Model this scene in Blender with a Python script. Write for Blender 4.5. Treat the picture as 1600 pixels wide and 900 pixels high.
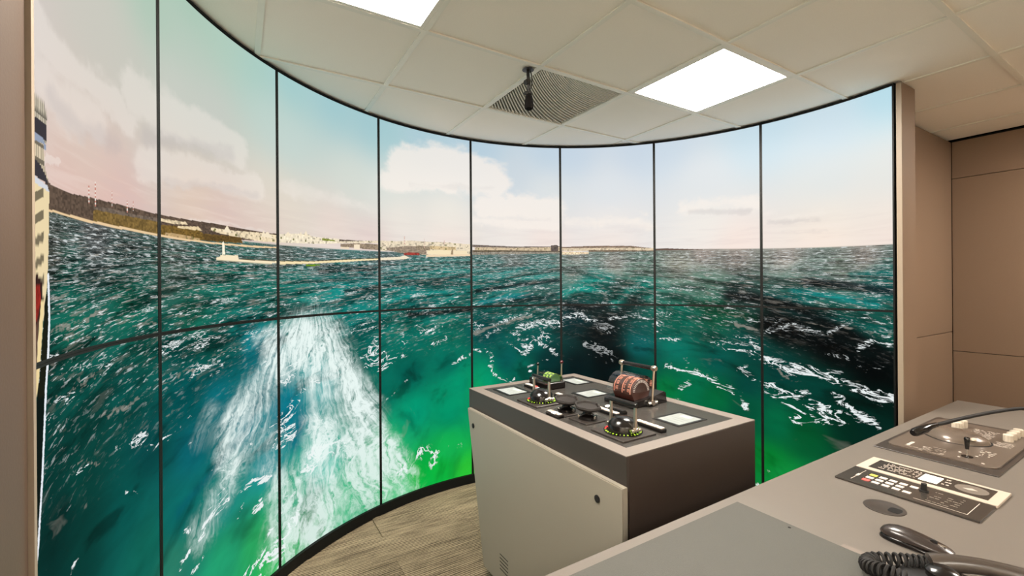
import bpy, bmesh, math, random
import numpy as np
from mathutils import Matrix, Vector

random.seed(4); np.random.seed(4)
PI = math.pi
scene = bpy.context.scene
for o in list(bpy.data.objects):
    bpy.data.objects.remove(o)
COL = scene.collection

# ---------------------------------------------------------------- camera
# X runs along the bridge desk, Y away from it towards the curved screens, Z up (metres)
cam = bpy.data.cameras.new('camera')
cam.sensor_width = 36.0
cam.lens = 697.4 / 1600 * 36.0
cam.shift_y = -4 / 1600
cam.clip_start = 0.02
camo = bpy.data.objects.new('camera', cam)
COL.objects.link(camo)
camo.matrix_world = (Matrix.Translation((0, 0, 1.441)) @ Matrix.Rotation(-0.5502, 4, 'Z')
                     @ Matrix.Rotation(PI / 2, 4, 'X') @ Matrix.Rotation(-0.007, 4, 'Z'))
scene.camera = camo

# ---------------------------------------------------------------- world, exposure
world = bpy.data.worlds.new('world')
scene.world = world
world.use_nodes = True
world.node_tree.nodes['Background'].inputs[0].default_value = (1, 0.97, 0.93, 1)
world.node_tree.nodes['Background'].inputs[1].default_value = 0.0
scene.view_settings.view_transform = 'Standard'
scene.view_settings.look = 'None'
scene.view_settings.exposure = 0.0
scene.view_settings.gamma = 1.0
scene.view_settings.use_curve_mapping = False
scene.render.film_transparent = False
scene.cycles.max_bounces = 8
scene.cycles.diffuse_bounces = 4
scene.cycles.sample_clamp_indirect = 4.0
CEILING_LAMP = 86.0          # emission of the recessed ceiling lamps
SCREEN_GAIN = 1.0           # emission of the video wall

# ---------------------------------------------------------------- helpers
def lin(c):
    return tuple((x / 255 / 12.92) if x / 255 <= 0.04045 else ((x / 255 + 0.055) / 1.055) ** 2.4 for x in c[:3])

def new_mat(name):
    m = bpy.data.materials.new(name)
    m.use_nodes = True
    nt = m.node_tree
    return m, nt, nt.nodes['Principled BSDF']

def mat(name, rgb, rough=0.5, metal=0.0, var=0.12, scale=40.0, spec=0.5, emit=None, strength=0.0, bump=0.0, stretch=None, alpha=None, trans=0.0):
    """Principled material whose colour is varied by a noise grain (rgb in 0-255 sRGB)."""
    m, nt, b = new_mat(name)
    c = lin(rgb)
    tc = nt.nodes.new('ShaderNodeTexCoord')
    mp = nt.nodes.new('ShaderNodeMapping')
    if stretch: mp.inputs['Scale'].default_value = stretch
    nz = nt.nodes.new('ShaderNodeTexNoise')
    nz.inputs['Scale'].default_value = scale
    nz.inputs['Detail'].default_value = 4
    nt.links.new(tc.outputs['Object'], mp.inputs[0]); nt.links.new(mp.outputs[0], nz.inputs['Vector'])
    mx = nt.nodes.new('ShaderNodeMix'); mx.data_type = 'RGBA'
    mx.inputs['A'].default_value = tuple(min(1, x * (1 - var)) for x in c) + (1,)
    mx.inputs['B'].default_value = tuple(min(1, x * (1 + var)) for x in c) + (1,)
    nt.links.new(nz.outputs[0], mx.inputs['Factor'])
    nt.links.new(mx.outputs['Result'], b.inputs['Base Color'])
    b.inputs['Roughness'].default_value = rough
    b.inputs['Metallic'].default_value = metal
    b.inputs['Specular IOR Level'].default_value = spec
    b.inputs['Transmission Weight'].default_value = trans
    if emit:
        b.inputs['Emission Color'].default_value = lin(emit) + (1,)
        b.inputs['Emission Strength'].default_value = strength
    if bump:
        bp = nt.nodes.new('ShaderNodeBump'); bp.inputs['Strength'].default_value = bump; bp.inputs['Distance'].default_value = 0.002
        nt.links.new(nz.outputs[0], bp.inputs['Height']); nt.links.new(bp.outputs[0], b.inputs['Normal'])
    return m

def box(bm, x0, x1, y0, y1, z0, z1, bev=0.0, seg=1):
    r = bmesh.ops.create_cube(bm, size=1.0)
    vs = r['verts']
    for v in vs:
        v.co = Vector(((x0 + x1) / 2 + v.co.x * (x1 - x0), (y0 + y1) / 2 + v.co.y * (y1 - y0), (z0 + z1) / 2 + v.co.z * (z1 - z0)))
    if bev:
        es = list({e for v in vs for e in v.link_edges})
        bmesh.ops.bevel(bm, geom=es, offset=bev, segments=seg, affect='EDGES', profile=0.5)
    return bm

def prism(bm, pts, z0, z1, bev=0.0):
    """Extrude a polygon (list of x, y) from z0 to z1."""
    a = [bm.verts.new((p[0], p[1], z0)) for p in pts]
    c = [bm.verts.new((p[0], p[1], z1)) for p in pts]
    n = len(pts)
    f0 = bm.faces.new(list(reversed(a))); f1 = bm.faces.new(c)
    for i in range(n):
        bm.faces.new((a[i], a[(i + 1) % n], c[(i + 1) % n], c[i]))
    if bev:
        bmesh.ops.bevel(bm, geom=list(f1.edges), offset=bev, segments=2, affect='EDGES', profile=0.5)
    return bm

def lathe(bm, prof, cx=0, cy=0, cz=0, seg=32, axis='Z', sx=1.0, sy=1.0):
    """Revolve (radius, height) pairs about an axis through (cx, cy, cz)."""
    rings = []
    for r, h in prof:
        ring = []
        for i in range(seg):
            t = 2 * PI * i / seg
            a, b2 = r * math.cos(t) * sx, r * math.sin(t) * sy
            p = {'Z': (cx + a, cy + b2, cz + h), 'Y': (cx + a, cy + h, cz + b2), 'X': (cx + h, cy + a, cz + b2)}[axis]
            ring.append(bm.verts.new(p))
        rings.append(ring)
    for k in range(len(rings) - 1):
        for i in range(seg):
            j = (i + 1) % seg
            try: bm.faces.new((rings[k][i], rings[k][j], rings[k + 1][j], rings[k + 1][i]))
            except ValueError: pass
    for ring in (rings[0], rings[-1]):
        try: bm.faces.new(ring)
        except ValueError: pass
    bmesh.ops.recalc_face_normals(bm, faces=bm.faces[:])
    return bm

def tube(bm, pts, r, seg=10, radii=None):
    pts = [Vector(p) for p in pts]
    rings = []
    up = Vector((0, 0, 1))
    prev = None
    for i, p in enumerate(pts):
        d = (pts[min(i + 1, len(pts) - 1)] - pts[max(i - 1, 0)]).normalized()
        if prev is None:
            a = d.cross(up)
            if a.length < 1e-3: a = d.cross(Vector((1, 0, 0)))
            a.normalize()
        else:
            a = (prev - d * prev.dot(d)).normalized()
        prev = a
        b2 = d.cross(a)
        rr = radii[i] if radii else r
        rings.append([bm.verts.new(p + a * rr * math.cos(2 * PI * k / seg) + b2 * rr * math.sin(2 * PI * k / seg)) for k in range(seg)])
    for i in range(len(rings) - 1):
        for k in range(seg):
            j = (k + 1) % seg
            bm.faces.new((rings[i][k], rings[i][j], rings[i + 1][j], rings[i + 1][k]))
    bm.faces.new(rings[0]); bm.faces.new(list(reversed(rings[-1])))
    bmesh.ops.recalc_face_normals(bm, faces=bm.faces[:])
    return bm

def smooth_path(pts, n=8):
    """Catmull-Rom through the points."""
    P = [Vector(p) for p in pts]
    P = [P[0] * 2 - P[1]] + P + [P[-1] * 2 - P[-2]]
    out = []
    for i in range(1, len(P) - 2):
        for k in range(n):
            t = k / n
            a, b2, c, d = P[i - 1], P[i], P[i + 1], P[i + 2]
            out.append(0.5 * ((2 * b2) + (c - a) * t + (2 * a - 5 * b2 + 4 * c - d) * t * t + (3 * b2 - a - 3 * c + d) * t ** 3))
    out.append(P[-2])
    return out

def B(): return bmesh.new()

def obj(name, bm, m, parent=None, smooth=False, loc=None):
    """Link a bmesh (or a ready mesh) as one object; children keep world coordinates."""
    if isinstance(bm, bmesh.types.BMesh):
        me = bpy.data.meshes.new(name)
        bm.normal_update()
        bm.to_mesh(me); bm.free()
        me.materials.append(m)
    else:
        me = bm
    o = bpy.data.objects.new(name, me)
    COL.objects.link(o)
    if smooth:
        me.polygons.foreach_set('use_smooth', [True] * len(me.polygons))
        try: me.set_sharp_from_angle(angle=math.radians(40))
        except Exception: pass
    if parent is not None:
        o.parent = parent
        w = parent.get('_w', None)
        base = Vector(w) if w is not None else Vector((0, 0, 0))
        o.location = (Vector(loc) if loc else Vector((0, 0, 0))) - base
        o['_w'] = tuple(Vector(loc) if loc else Vector((0, 0, 0)))
    elif loc:
        o.location = loc; o['_w'] = tuple(loc)
    return o

def tag(o, label, cat, group=None):
    o['label'] = label; o['category'] = cat
    if group: o['group'] = group
    return o

def thing(name, label, cat, loc, group=None):
    o = bpy.data.objects.new(name, None)
    COL.objects.link(o)
    o.empty_display_size = 0.05
    o.location = loc; o['_w'] = tuple(loc)
    return tag(o, label, cat, group)

def struct(name, bm, m, parent=None):
    o = obj(name, bm, m, parent)
    if parent is None: o['kind'] = 'structure'
    return o

# ---------------------------------------------------------------- materials
M = {}
M['ceiling_tile'] = mat('ceiling tile', (250, 245, 236), 0.9, var=0.05, scale=220, spec=0.1, bump=0.15)
M['grid'] = mat('grid bar', (240, 238, 228), 0.45, var=0.03, scale=30)
M['shadow_black'] = mat('shadow gap black', (14, 13, 12), 0.7, spec=0.2)
M['wall_darkened'] = mat('wall laminate darkened', (78, 62, 51), 0.45, var=0.06, scale=160, spec=0.3, bump=0.12)  # the wall laminate again, darkened to offset strong screen light on it
M['wall'] = mat('wall laminate', (116, 95, 78), 0.42, var=0.06, scale=160, spec=0.35, bump=0.12)
M['pale_wall'] = mat('pale wall paint', (226, 218, 204), 0.7, var=0.03)  # walls out of view, coloured pale to bounce light onto the ceiling
M['wall_light'] = mat('wall edge', (136, 122, 106), 0.45, var=0.04, scale=80, spec=0.3)
M['black_frame'] = mat('screen frame black', (12, 13, 12), 0.55, spec=0.2)
M['black'] = mat('black plastic', (20, 18, 17), 0.38, spec=0.5)
M['gloss_black'] = mat('gloss black', (18, 15, 14), 0.18, spec=0.5)
M['rubber'] = mat('matt black rubber', (22, 20, 19), 0.7, spec=0.3)
M['foam'] = mat('microphone foam', (16, 14, 13), 0.95, scale=500, spec=0.1, bump=0.4)
M['chrome'] = mat('chrome', (214, 206, 196), 0.16, 1.0, var=0.04)
M['steel'] = mat('satin steel', (206, 190, 172), 0.3, 1.0, var=0.05, scale=120)
M['desk'] = mat('desk laminate', (98, 91, 84), 0.4, var=0.07, scale=420, spec=0.4, bump=0.06)
M['desk_edge'] = mat('desk edge', (110, 99, 91), 0.5, var=0.05)
M['desk_dark'] = mat('desk carcass', (78, 68, 61), 0.6)
M['pad'] = mat('grained desk mat', (70, 69, 64), 0.62, var=0.3, scale=520, spec=0.3, bump=0.5)
M['console_frame'] = mat('console rim', (110, 101, 94), 0.45, var=0.05, scale=200)
M['console_dark'] = mat('console charcoal', (50, 43, 39), 0.5, var=0.08, scale=200)
M['console_side'] = mat('console dark side', (48, 39, 34), 0.45, var=0.08, scale=180)
M['console_top'] = mat('console plate', (56, 53, 50), 0.24, var=0.1, scale=150, spec=0.35)
M['cream'] = mat('cream panel', (138, 131, 119), 0.45, var=0.03, scale=200, spec=0.35)
M['key'] = mat('pale key', (196, 184, 174), 0.5, var=0.03)
M['cream_knob'] = mat('cream knob', (192, 180, 163), 0.45, var=0.05, scale=80)
M['yellow'] = mat('yellow key', (190, 188, 74), 0.5)
M['red'] = mat('red key', (214, 84, 76), 0.5)
M['print'] = mat('white print', (176, 165, 154), 0.6, var=0.05)
M['print_dim'] = mat('faint print', (96, 86, 76), 0.6, var=0.05)
M['plate_dark'] = mat('dark plate', (52, 46, 42), 0.35, var=0.08, scale=150)
M['plate_brushed'] = mat('brushed plate', (92, 81, 72), 0.36, 0.2, var=0.16, scale=60, stretch=(1, 18, 1))
M['dome_grey'] = mat('satin grey dome', (104, 92, 82), 0.26, 0.3, var=0.05)
M['keypad_plate'] = mat('keypad black plate', (54, 49, 45), 0.2, var=0.06)
M['cream_plate'] = mat('keypad cream plate', (176, 162, 147), 0.45, var=0.03)
M['mouse'] = mat('mouse shell', (46, 39, 36), 0.26, 0.1, var=0.08)
M['bezel_dark'] = mat('bezel', (20, 19, 18), 0.4, spec=.3)
M['white_lamp'] = mat('white lit key', (255, 244, 230), 0.4, emit=(255, 246, 232), strength=2.6)
M['white_display'] = mat('white lit display', (255, 250, 235), 0.4, emit=(255, 250, 228), strength=2.0)
M['led_red'] = mat('red led', (255, 60, 60), 0.4, emit=(255, 58, 62), strength=1.6)
M['led_green'] = mat('green led', (170, 220, 40), 0.4, emit=(176, 222, 44), strength=1.3)
M['led_dim'] = mat('dim green led', (90, 120, 20), 0.4, emit=(120, 150, 24), strength=0.35)
M['scale_orange'] = mat('lit orange scale', (220, 150, 122), 0.4, emit=(244, 160, 128), strength=0.6)
M['scale_white'] = mat('scale white', (232, 224, 214), 0.4, emit=(232, 220, 208), strength=0.35)
M['drum_brown'] = mat('drum brown', (58, 34, 28), 0.4, emit=(110, 50, 36), strength=0.10)
M['lime'] = mat('lit lime scale', (190, 214, 96), 0.4, emit=(190, 220, 96), strength=0.6)
M['drum_green'] = mat('drum green', (64, 92, 52), 0.4, emit=(60, 100, 50), strength=0.3)
M['ball_red'] = mat('dark red ball', (70, 16, 24), 0.12, spec=0.6)

def mk_glass():
    m, nt, b = new_mat('clear acrylic')
    b.inputs['Base Color'].default_value = (0.93, 0.96, 0.95, 1)
    b.inputs['Roughness'].default_value = 0.03
    tr = nt.nodes.new('ShaderNodeBsdfTransparent')
    gl = nt.nodes.new('ShaderNodeBsdfGlossy'); gl.inputs['Roughness'].default_value = 0.05
    fr = nt.nodes.new('ShaderNodeFresnel'); fr.inputs[0].default_value = 1.45
    nz = nt.nodes.new('ShaderNodeTexNoise'); nz.inputs['Scale'].default_value = 25
    ad = nt.nodes.new('ShaderNodeMath'); ad.operation = 'MULTIPLY_ADD'; ad.inputs[1].default_value = 0.04; ad.inputs[2].default_value = 0.03
    nt.links.new(nz.outputs[0], ad.inputs[0])
    ad2 = nt.nodes.new('ShaderNodeMath'); ad2.operation = 'ADD'
    nt.links.new(fr.outputs[0], ad2.inputs[0]); nt.links.new(ad.outputs[0], ad2.inputs[1])
    mx = nt.nodes.new('ShaderNodeMixShader')
    nt.links.new(ad2.outputs[0], mx.inputs[0]); nt.links.new(tr.outputs[0], mx.inputs[1]); nt.links.new(gl.outputs[0], mx.inputs[2])
    nt.links.new(mx.outputs[0], nt.nodes['Material Output'].inputs[0])
    return m
M['acrylic'] = mk_glass()

def mk_lamp():
    m, nt, b = new_mat('ceiling lamp diffuser')
    nz = nt.nodes.new('ShaderNodeTexNoise'); nz.inputs['Scale'].default_value = 3
    ma = nt.nodes.new('ShaderNodeMath'); ma.operation = 'MULTIPLY_ADD'
    ma.inputs[1].default_value = 0.4; ma.inputs[2].default_value = CEILING_LAMP - 0.2
    nt.links.new(nz.outputs[0], ma.inputs[0])
    b.inputs['Base Color'].default_value = (0.9, 0.9, 0.88, 1)
    b.inputs['Emission Color'].default_value = (1.0, 0.93, 0.83, 1)
    nt.links.new(ma.outputs[0], b.inputs['Emission Strength'])
    return m
M['lamp'] = mk_lamp()

def mk_carpet():
    m, nt, b = new_mat('striped loop carpet')
    N, L = nt.nodes, nt.links
    tc = N.new('ShaderNodeTexCoord'); oi = N.new('ShaderNodeObjectInfo')
    geo = N.new('ShaderNodeNewGeometry')
    off = N.new('ShaderNodeVectorMath'); off.operation = 'ADD'
    sc = N.new('ShaderNodeVectorMath'); sc.operation = 'SCALE'; sc.inputs['Scale'].default_value = 37.0
    cmb = N.new('ShaderNodeCombineXYZ')
    L.new(oi.outputs['Random'], cmb.inputs[0]); L.new(oi.outputs['Random'], cmb.inputs[1]); L.new(cmb.outputs[0], sc.inputs[0])
    L.new(geo.outputs['Position'], off.inputs[0]); L.new(sc.outputs[0], off.inputs[1])
    def noise(scale_xyz, detail=2):
        mp = N.new('ShaderNodeMapping'); mp.inputs['Scale'].default_value = scale_xyz
        nz = N.new('ShaderNodeTexNoise'); nz.inputs['Scale'].default_value = 1.0; nz.inputs['Detail'].default_value = detail
        L.new(off.outputs[0], mp.inputs[0]); L.new(mp.outputs[0], nz.inputs['Vector'])
        return nz.outputs[0]
    wob = noise((3.0, 40, 1), 1)          # slow drift of the yarn rows
    blocks = noise((3.4, 15, 1), 1)
    rows = noise((11.0, 120, 1), 1)
    grain = noise((150, 330, 1), 2)
    sep = N.new('ShaderNodeSeparateXYZ'); L.new(geo.outputs['Position'], sep.inputs[0])
    ph = N.new('ShaderNodeMath'); ph.operation = 'MULTIPLY'; ph.inputs[1].default_value = 2 * PI / 0.0135
    L.new(sep.outputs[1], ph.inputs[0])
    ph2 = N.new('ShaderNodeMath'); ph2.operation = 'MULTIPLY_ADD'; ph2.inputs[1].default_value = 5.0
    L.new(wob, ph2.inputs[0]); L.new(ph.outputs[0], ph2.inputs[2])
    sn = N.new('ShaderNodeMath'); sn.operation = 'SINE'; L.new(ph2.outputs[0], sn.inputs[0])
    am = N.new('ShaderNodeMapRange'); am.inputs['From Min'].default_value = .35; am.inputs['From Max'].default_value = .62
    am.inputs['To Min'].default_value = .04; am.inputs['To Max'].default_value = .24
    L.new(rows, am.inputs['Value'])
    ln = N.new('ShaderNodeMath'); ln.operation = 'MULTIPLY'; L.new(sn.outputs[0], ln.inputs[0]); L.new(am.outputs[0], ln.inputs[1])
    r1 = N.new('ShaderNodeValToRGB')
    r1.color_ramp.elements[0].position = 0.30; r1.color_ramp.elements[0].color = lin((62, 55, 45)) + (1,)
    r1.color_ramp.elements[1].position = 0.68; r1.color_ramp.elements[1].color = lin((160, 145, 119)) + (1,)
    e = r1.color_ramp.elements.new(0.49); e.color = lin((116, 103, 84)) + (1,)
    bl = N.new('ShaderNodeMath'); bl.operation = 'MULTIPLY_ADD'; bl.inputs[1].default_value = .26; bl.inputs[2].default_value = .36
    L.new(blocks, bl.inputs[0])
    a = N.new('ShaderNodeMath'); a.operation = 'ADD'
    L.new(bl.outputs[0], a.inputs[0]); L.new(ln.outputs[0], a.inputs[1])
    g = N.new('ShaderNodeMath'); g.operation = 'MULTIPLY_ADD'; g.inputs[1].default_value = 0.4
    L.new(grain, g.inputs[0])
    a3 = N.new('ShaderNodeMath'); a3.operation = 'SUBTRACT'; a3.inputs[1].default_value = 0.2
    L.new(a.outputs[0], a3.inputs[0]); L.new(a3.outputs[0], g.inputs[2])
    L.new(g.outputs[0], r1.inputs[0]); L.new(r1.outputs[0], b.inputs['Base Color'])
    b.inputs['Roughness'].default_value = 0.95; b.inputs['Specular IOR Level'].default_value = 0.1
    bp = N.new('ShaderNodeBump'); bp.inputs['Strength'].default_value = 0.5; bp.inputs['Distance'].default_value = 0.003
    L.new(g.outputs[0], bp.inputs['Height']); L.new(bp.outputs[0], b.inputs['Normal'])
    return m
M['carpet'] = mk_carpet()

# ---------------------------------------------------------------- room shell
ZC = 2.525                      # ceiling height
CX, CY, RAD = 1.3513, 1.2639, 1.6978       # centre and radius of the screen cylinder
PH, DPH = 3.1808, -0.4191       # angle of the left end, turn per screen column
Z0, ZM, Z1 = 0.0571, 1.2858, 2.5091        # bottom, middle seam and top of the screens
UL, UR, VB, VW = -2.1, 4.657, -2.6, 1.15   # room limits

def on_arc(s, r=RAD):
    t = PH + DPH * s
    return CX + r * math.cos(t), CY + r * math.sin(t)

floor = struct('floor', box(B(), UL - .1, UR + .1, VB - .1, 3.2, -0.12, -0.008), M['carpet'])
plank_me = None
for j in range(-10, 12):
    for i in range(-3, 6):
        x0 = i * 1.0 + (0.5 if j % 2 else 0.0) - 0.3
        y0 = j * 0.25 + 0.08
        xc, yc = x0 + .5, y0 + .125
        inside = math.hypot(xc - CX, yc - CY) < RAD - 0.0 or (yc < 0.95 and UL < xc - .45 and xc + .45 < UR and yc > VB)
        if not inside: continue
        if plank_me is None:
            p = obj('carpet_plank', box(B(), 0.0005, .9995, 0.0005, .2495, -0.0075, 0.0, .0012), M['carpet'], floor, loc=(x0, y0, 0))
            plank_me = p.data
        else:
            obj('carpet_plank', plank_me, None, floor, loc=(x0, y0, 0))

ceiling = struct('ceiling', box(B(), UL - .1, UR + .1, VB - .1, 3.2, ZC + .06, ZC + .16), M['shadow_black'])
GX, GY, G = 0.682, 1.807, 0.6   # a crossing of the ceiling grid, grid pitch
LIGHT_CELLS = [(-1, -1), (2, -1), (5, -4), (-4, -3), (-4, -6), (-1, -7)]  # beyond the pair in view, lamps are assumed, added to balance the light
VENT_CELL = (1, 0)
tile_me = None
def outside(x, y):
    return (y > 1.25 and math.hypot(x - CX, y - CY) > RAD + .45) or x > UR + .0 or x < UL - .3
for i in range(-5, 7):
    for j in range(-8, 3):
        x0, y0 = GX + i * G, GY + j * G
        if (i, j) in LIGHT_CELLS or (i, j) == VENT_CELL or outside(x0 + .3, y0 + .3): continue
        if tile_me is None:
            tile_me = obj('ceiling_tile', box(B(), .006, .594, .006, .594, 0, .014, .002), M['ceiling_tile'], ceiling, loc=(x0, y0, ZC + .004)).data
        else:
            x1 = x0 + .594
            if x1 > UR:
                obj('ceiling_tile', box(B(), x0 + .006, UR, y0 + .006, y0 + .594, ZC + .004, ZC + .018, .002), M['ceiling_tile'], ceiling)
            else:
                obj('ceiling_tile', tile_me, None, ceiling, loc=(x0, y0, ZC + .004))
for j in range(-7, 4):          # long bars along X
    y = GY + j * G
    half = math.sqrt(max(0, (RAD + .03) ** 2 - (y - CY) ** 2)) if y > 1.16 else None
    xa, xb = (CX - half, CX + half) if half else (UL, UR)
    if half is not None and half < .2: continue
    obj('grid_bar', box(B(), xa, xb, y - .012, y + .012, ZC - .004, ZC + .003), M['grid'], ceiling)
bar_me = None
for i in range(-4, 7):          # short bars along Y between them
    for j in range(-7, 3):
        x, y = GX + i * G, GY + j * G
        if outside(x, y + .3) or x > UR: continue
        if y > 1.2 and math.hypot(x - CX, y + .15 - CY) > RAD: continue
        if bar_me is None:
            bar_me = obj('grid_bar', box(B(), -.012, .012, .0125, .5875, -.0035, .003), M['grid'], ceiling, loc=(x, y, ZC)).data
        else:
            obj('grid_bar', bar_me, None, ceiling, loc=(x, y, ZC))

# walls
struct('wall_left', box(B(), -.66, -.338, .55, 1.188, 0, ZC - .002, .002), M['wall_darkened'])
struct('trim_1', box(B(), -.352, -.330, 1.189, 1.203, 0, ZC - .003), M['wall_light'])
struct('wall_far_left', box(B(), UL - .1, UL, VB, .60, 0, ZC), M['pale_wall'])
struct('wall_beside_screen', box(B(), UL - .1, -.662, .60, .75, 0, ZC), M['pale_wall'])
struct('wall_behind', box(B(), UL - .1, UR + .1, VB - .1, VB, 0, ZC), M['pale_wall'])
# pillar at the right end of the screens
bm = box(B(), 3.041, 3.224, .943, .960, 0, ZC - .005, .002)
box(bm, 3.204, 3.224, .9605, 1.148, 0, ZC - .005)
struct('wall_right_pillar', bm, M['wall'])
struct('trim_2', box(B(), 3.030, 3.0405, .943, .966, 0, ZC - .005), M['wall_light'])
# recess walls behind the end of the desk: panels with joints
wr = struct('wall_right', box(B(), 3.226, UR + .1, VW + .018, VW + .1, 0, ZC), M['shadow_black'])
for za, zb in ((0.002, 1.062), (1.066, 2.510)):
    obj('wall_panel', box(B(), 3.226, UR - .004, VW, VW + .016, za, zb, .0015), M['wall'], wr)
we = struct('wall_end', box(B(), UR + .018, UR + .1, VB, VW + .017, 0, ZC), M['shadow_black'])
y = VW - .002
while y > VB + .05:
    for za, zb in ((0.002, .916), (.920, 2.228), (2.232, 2.510)):
        obj('wall_panel', box(B(), UR, UR + .016, max(y - 1.2, VB) + .002, y, za, zb, .0015), M['wall'], we)
    y -= 1.2

# ---------------------------------------------------------------- the picture shown on the curved video wall
# (s, z): s = screen columns from the left end 0..8, z = height in metres; colours 0-255 sRGB
HORIZON=[(0.0,1.605),(0.301,1.611),(0.766,1.629),(1.008,1.639),(1.995,1.648),(2.983,1.662),(4.012,1.674),(5.014,1.693),(5.851,1.708),(6.544,1.693),(7.002,1.676),(7.515,1.659),(7.983,1.649),(8.0,1.648)]
SKY_COLOURS=[(0.13,1.994,205,200,195),(0.12,1.836,215,208,203),(0.12,1.704,222,205,190),(0.4,2.115,200,200,190),(0.54,2.102,200,200,190),(0.97,2.351,168,200,180),(0.77,2.075,200,200,190),(0.4,1.848,206,200,192),(0.35,1.76,225,205,185),(0.3,1.685,222,178,170),(0.77,1.728,224,183,176),(0.53,1.746,226,205,188),(0.91,1.853,210,206,196),(1.27,2.482,160,198,176),(1.27,2.384,190,203,192),(1.12,2.164,203,206,198),(1.54,2.489,175,205,188),(1.81,2.448,165,204,193),(1.43,2.161,200,203,196),(1.93,2.27,192,212,204),(1.92,1.899,224,219,204),(1.26,1.753,226,200,180),(1.53,1.72,222,192,183),(1.92,1.76,226,205,192),(2.11,2.48,158,203,205),(2.54,2.497,158,200,206),(2.1,2.185,196,214,210),(2.93,2.473,158,198,205),(2.72,2.084,212,219,210),(2.1,1.826,231,220,205),(2.53,1.8,234,215,205),(2.92,1.731,228,205,200),(3.06,2.458,164,203,208),(3.47,2.464,172,203,214),(3.96,2.481,178,206,218),(3.05,2.047,218,224,217),(3.19,1.893,238,230,220),(3.74,1.769,242,225,216),(3.74,1.93,236,232,222),(4.11,2.471,184,206,222),(4.89,2.489,190,210,225),(4.46,2.253,203,214,222),(4.89,2.166,220,225,226),(4.46,1.862,240,232,225),(4.82,1.777,242,226,218),(5.11,2.466,197,213,228),(5.86,2.465,200,214,228),(5.52,2.161,219,225,230),(5.52,1.912,236,232,228),(5.52,1.773,242,228,220),(6.12,2.469,203,218,230),(6.95,2.452,198,220,231),(6.49,2.198,221,226,229),(6.49,1.875,240,235,228),(6.78,1.724,247,228,218),(7.06,2.476,196,221,233),(7.97,2.475,182,220,233),(7.57,2.374,202,222,233),(7.57,2.067,221,227,227),(7.97,2.005,225,228,225),(7.56,1.836,241,233,221),(7.97,1.831,243,232,220),(7.52,1.704,251,230,215),(7.97,1.685,241,222,212),(0.3,1.648,222,176,168),(0.58,1.667,224,176,170),(1.8,1.719,222,198,188)]
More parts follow.
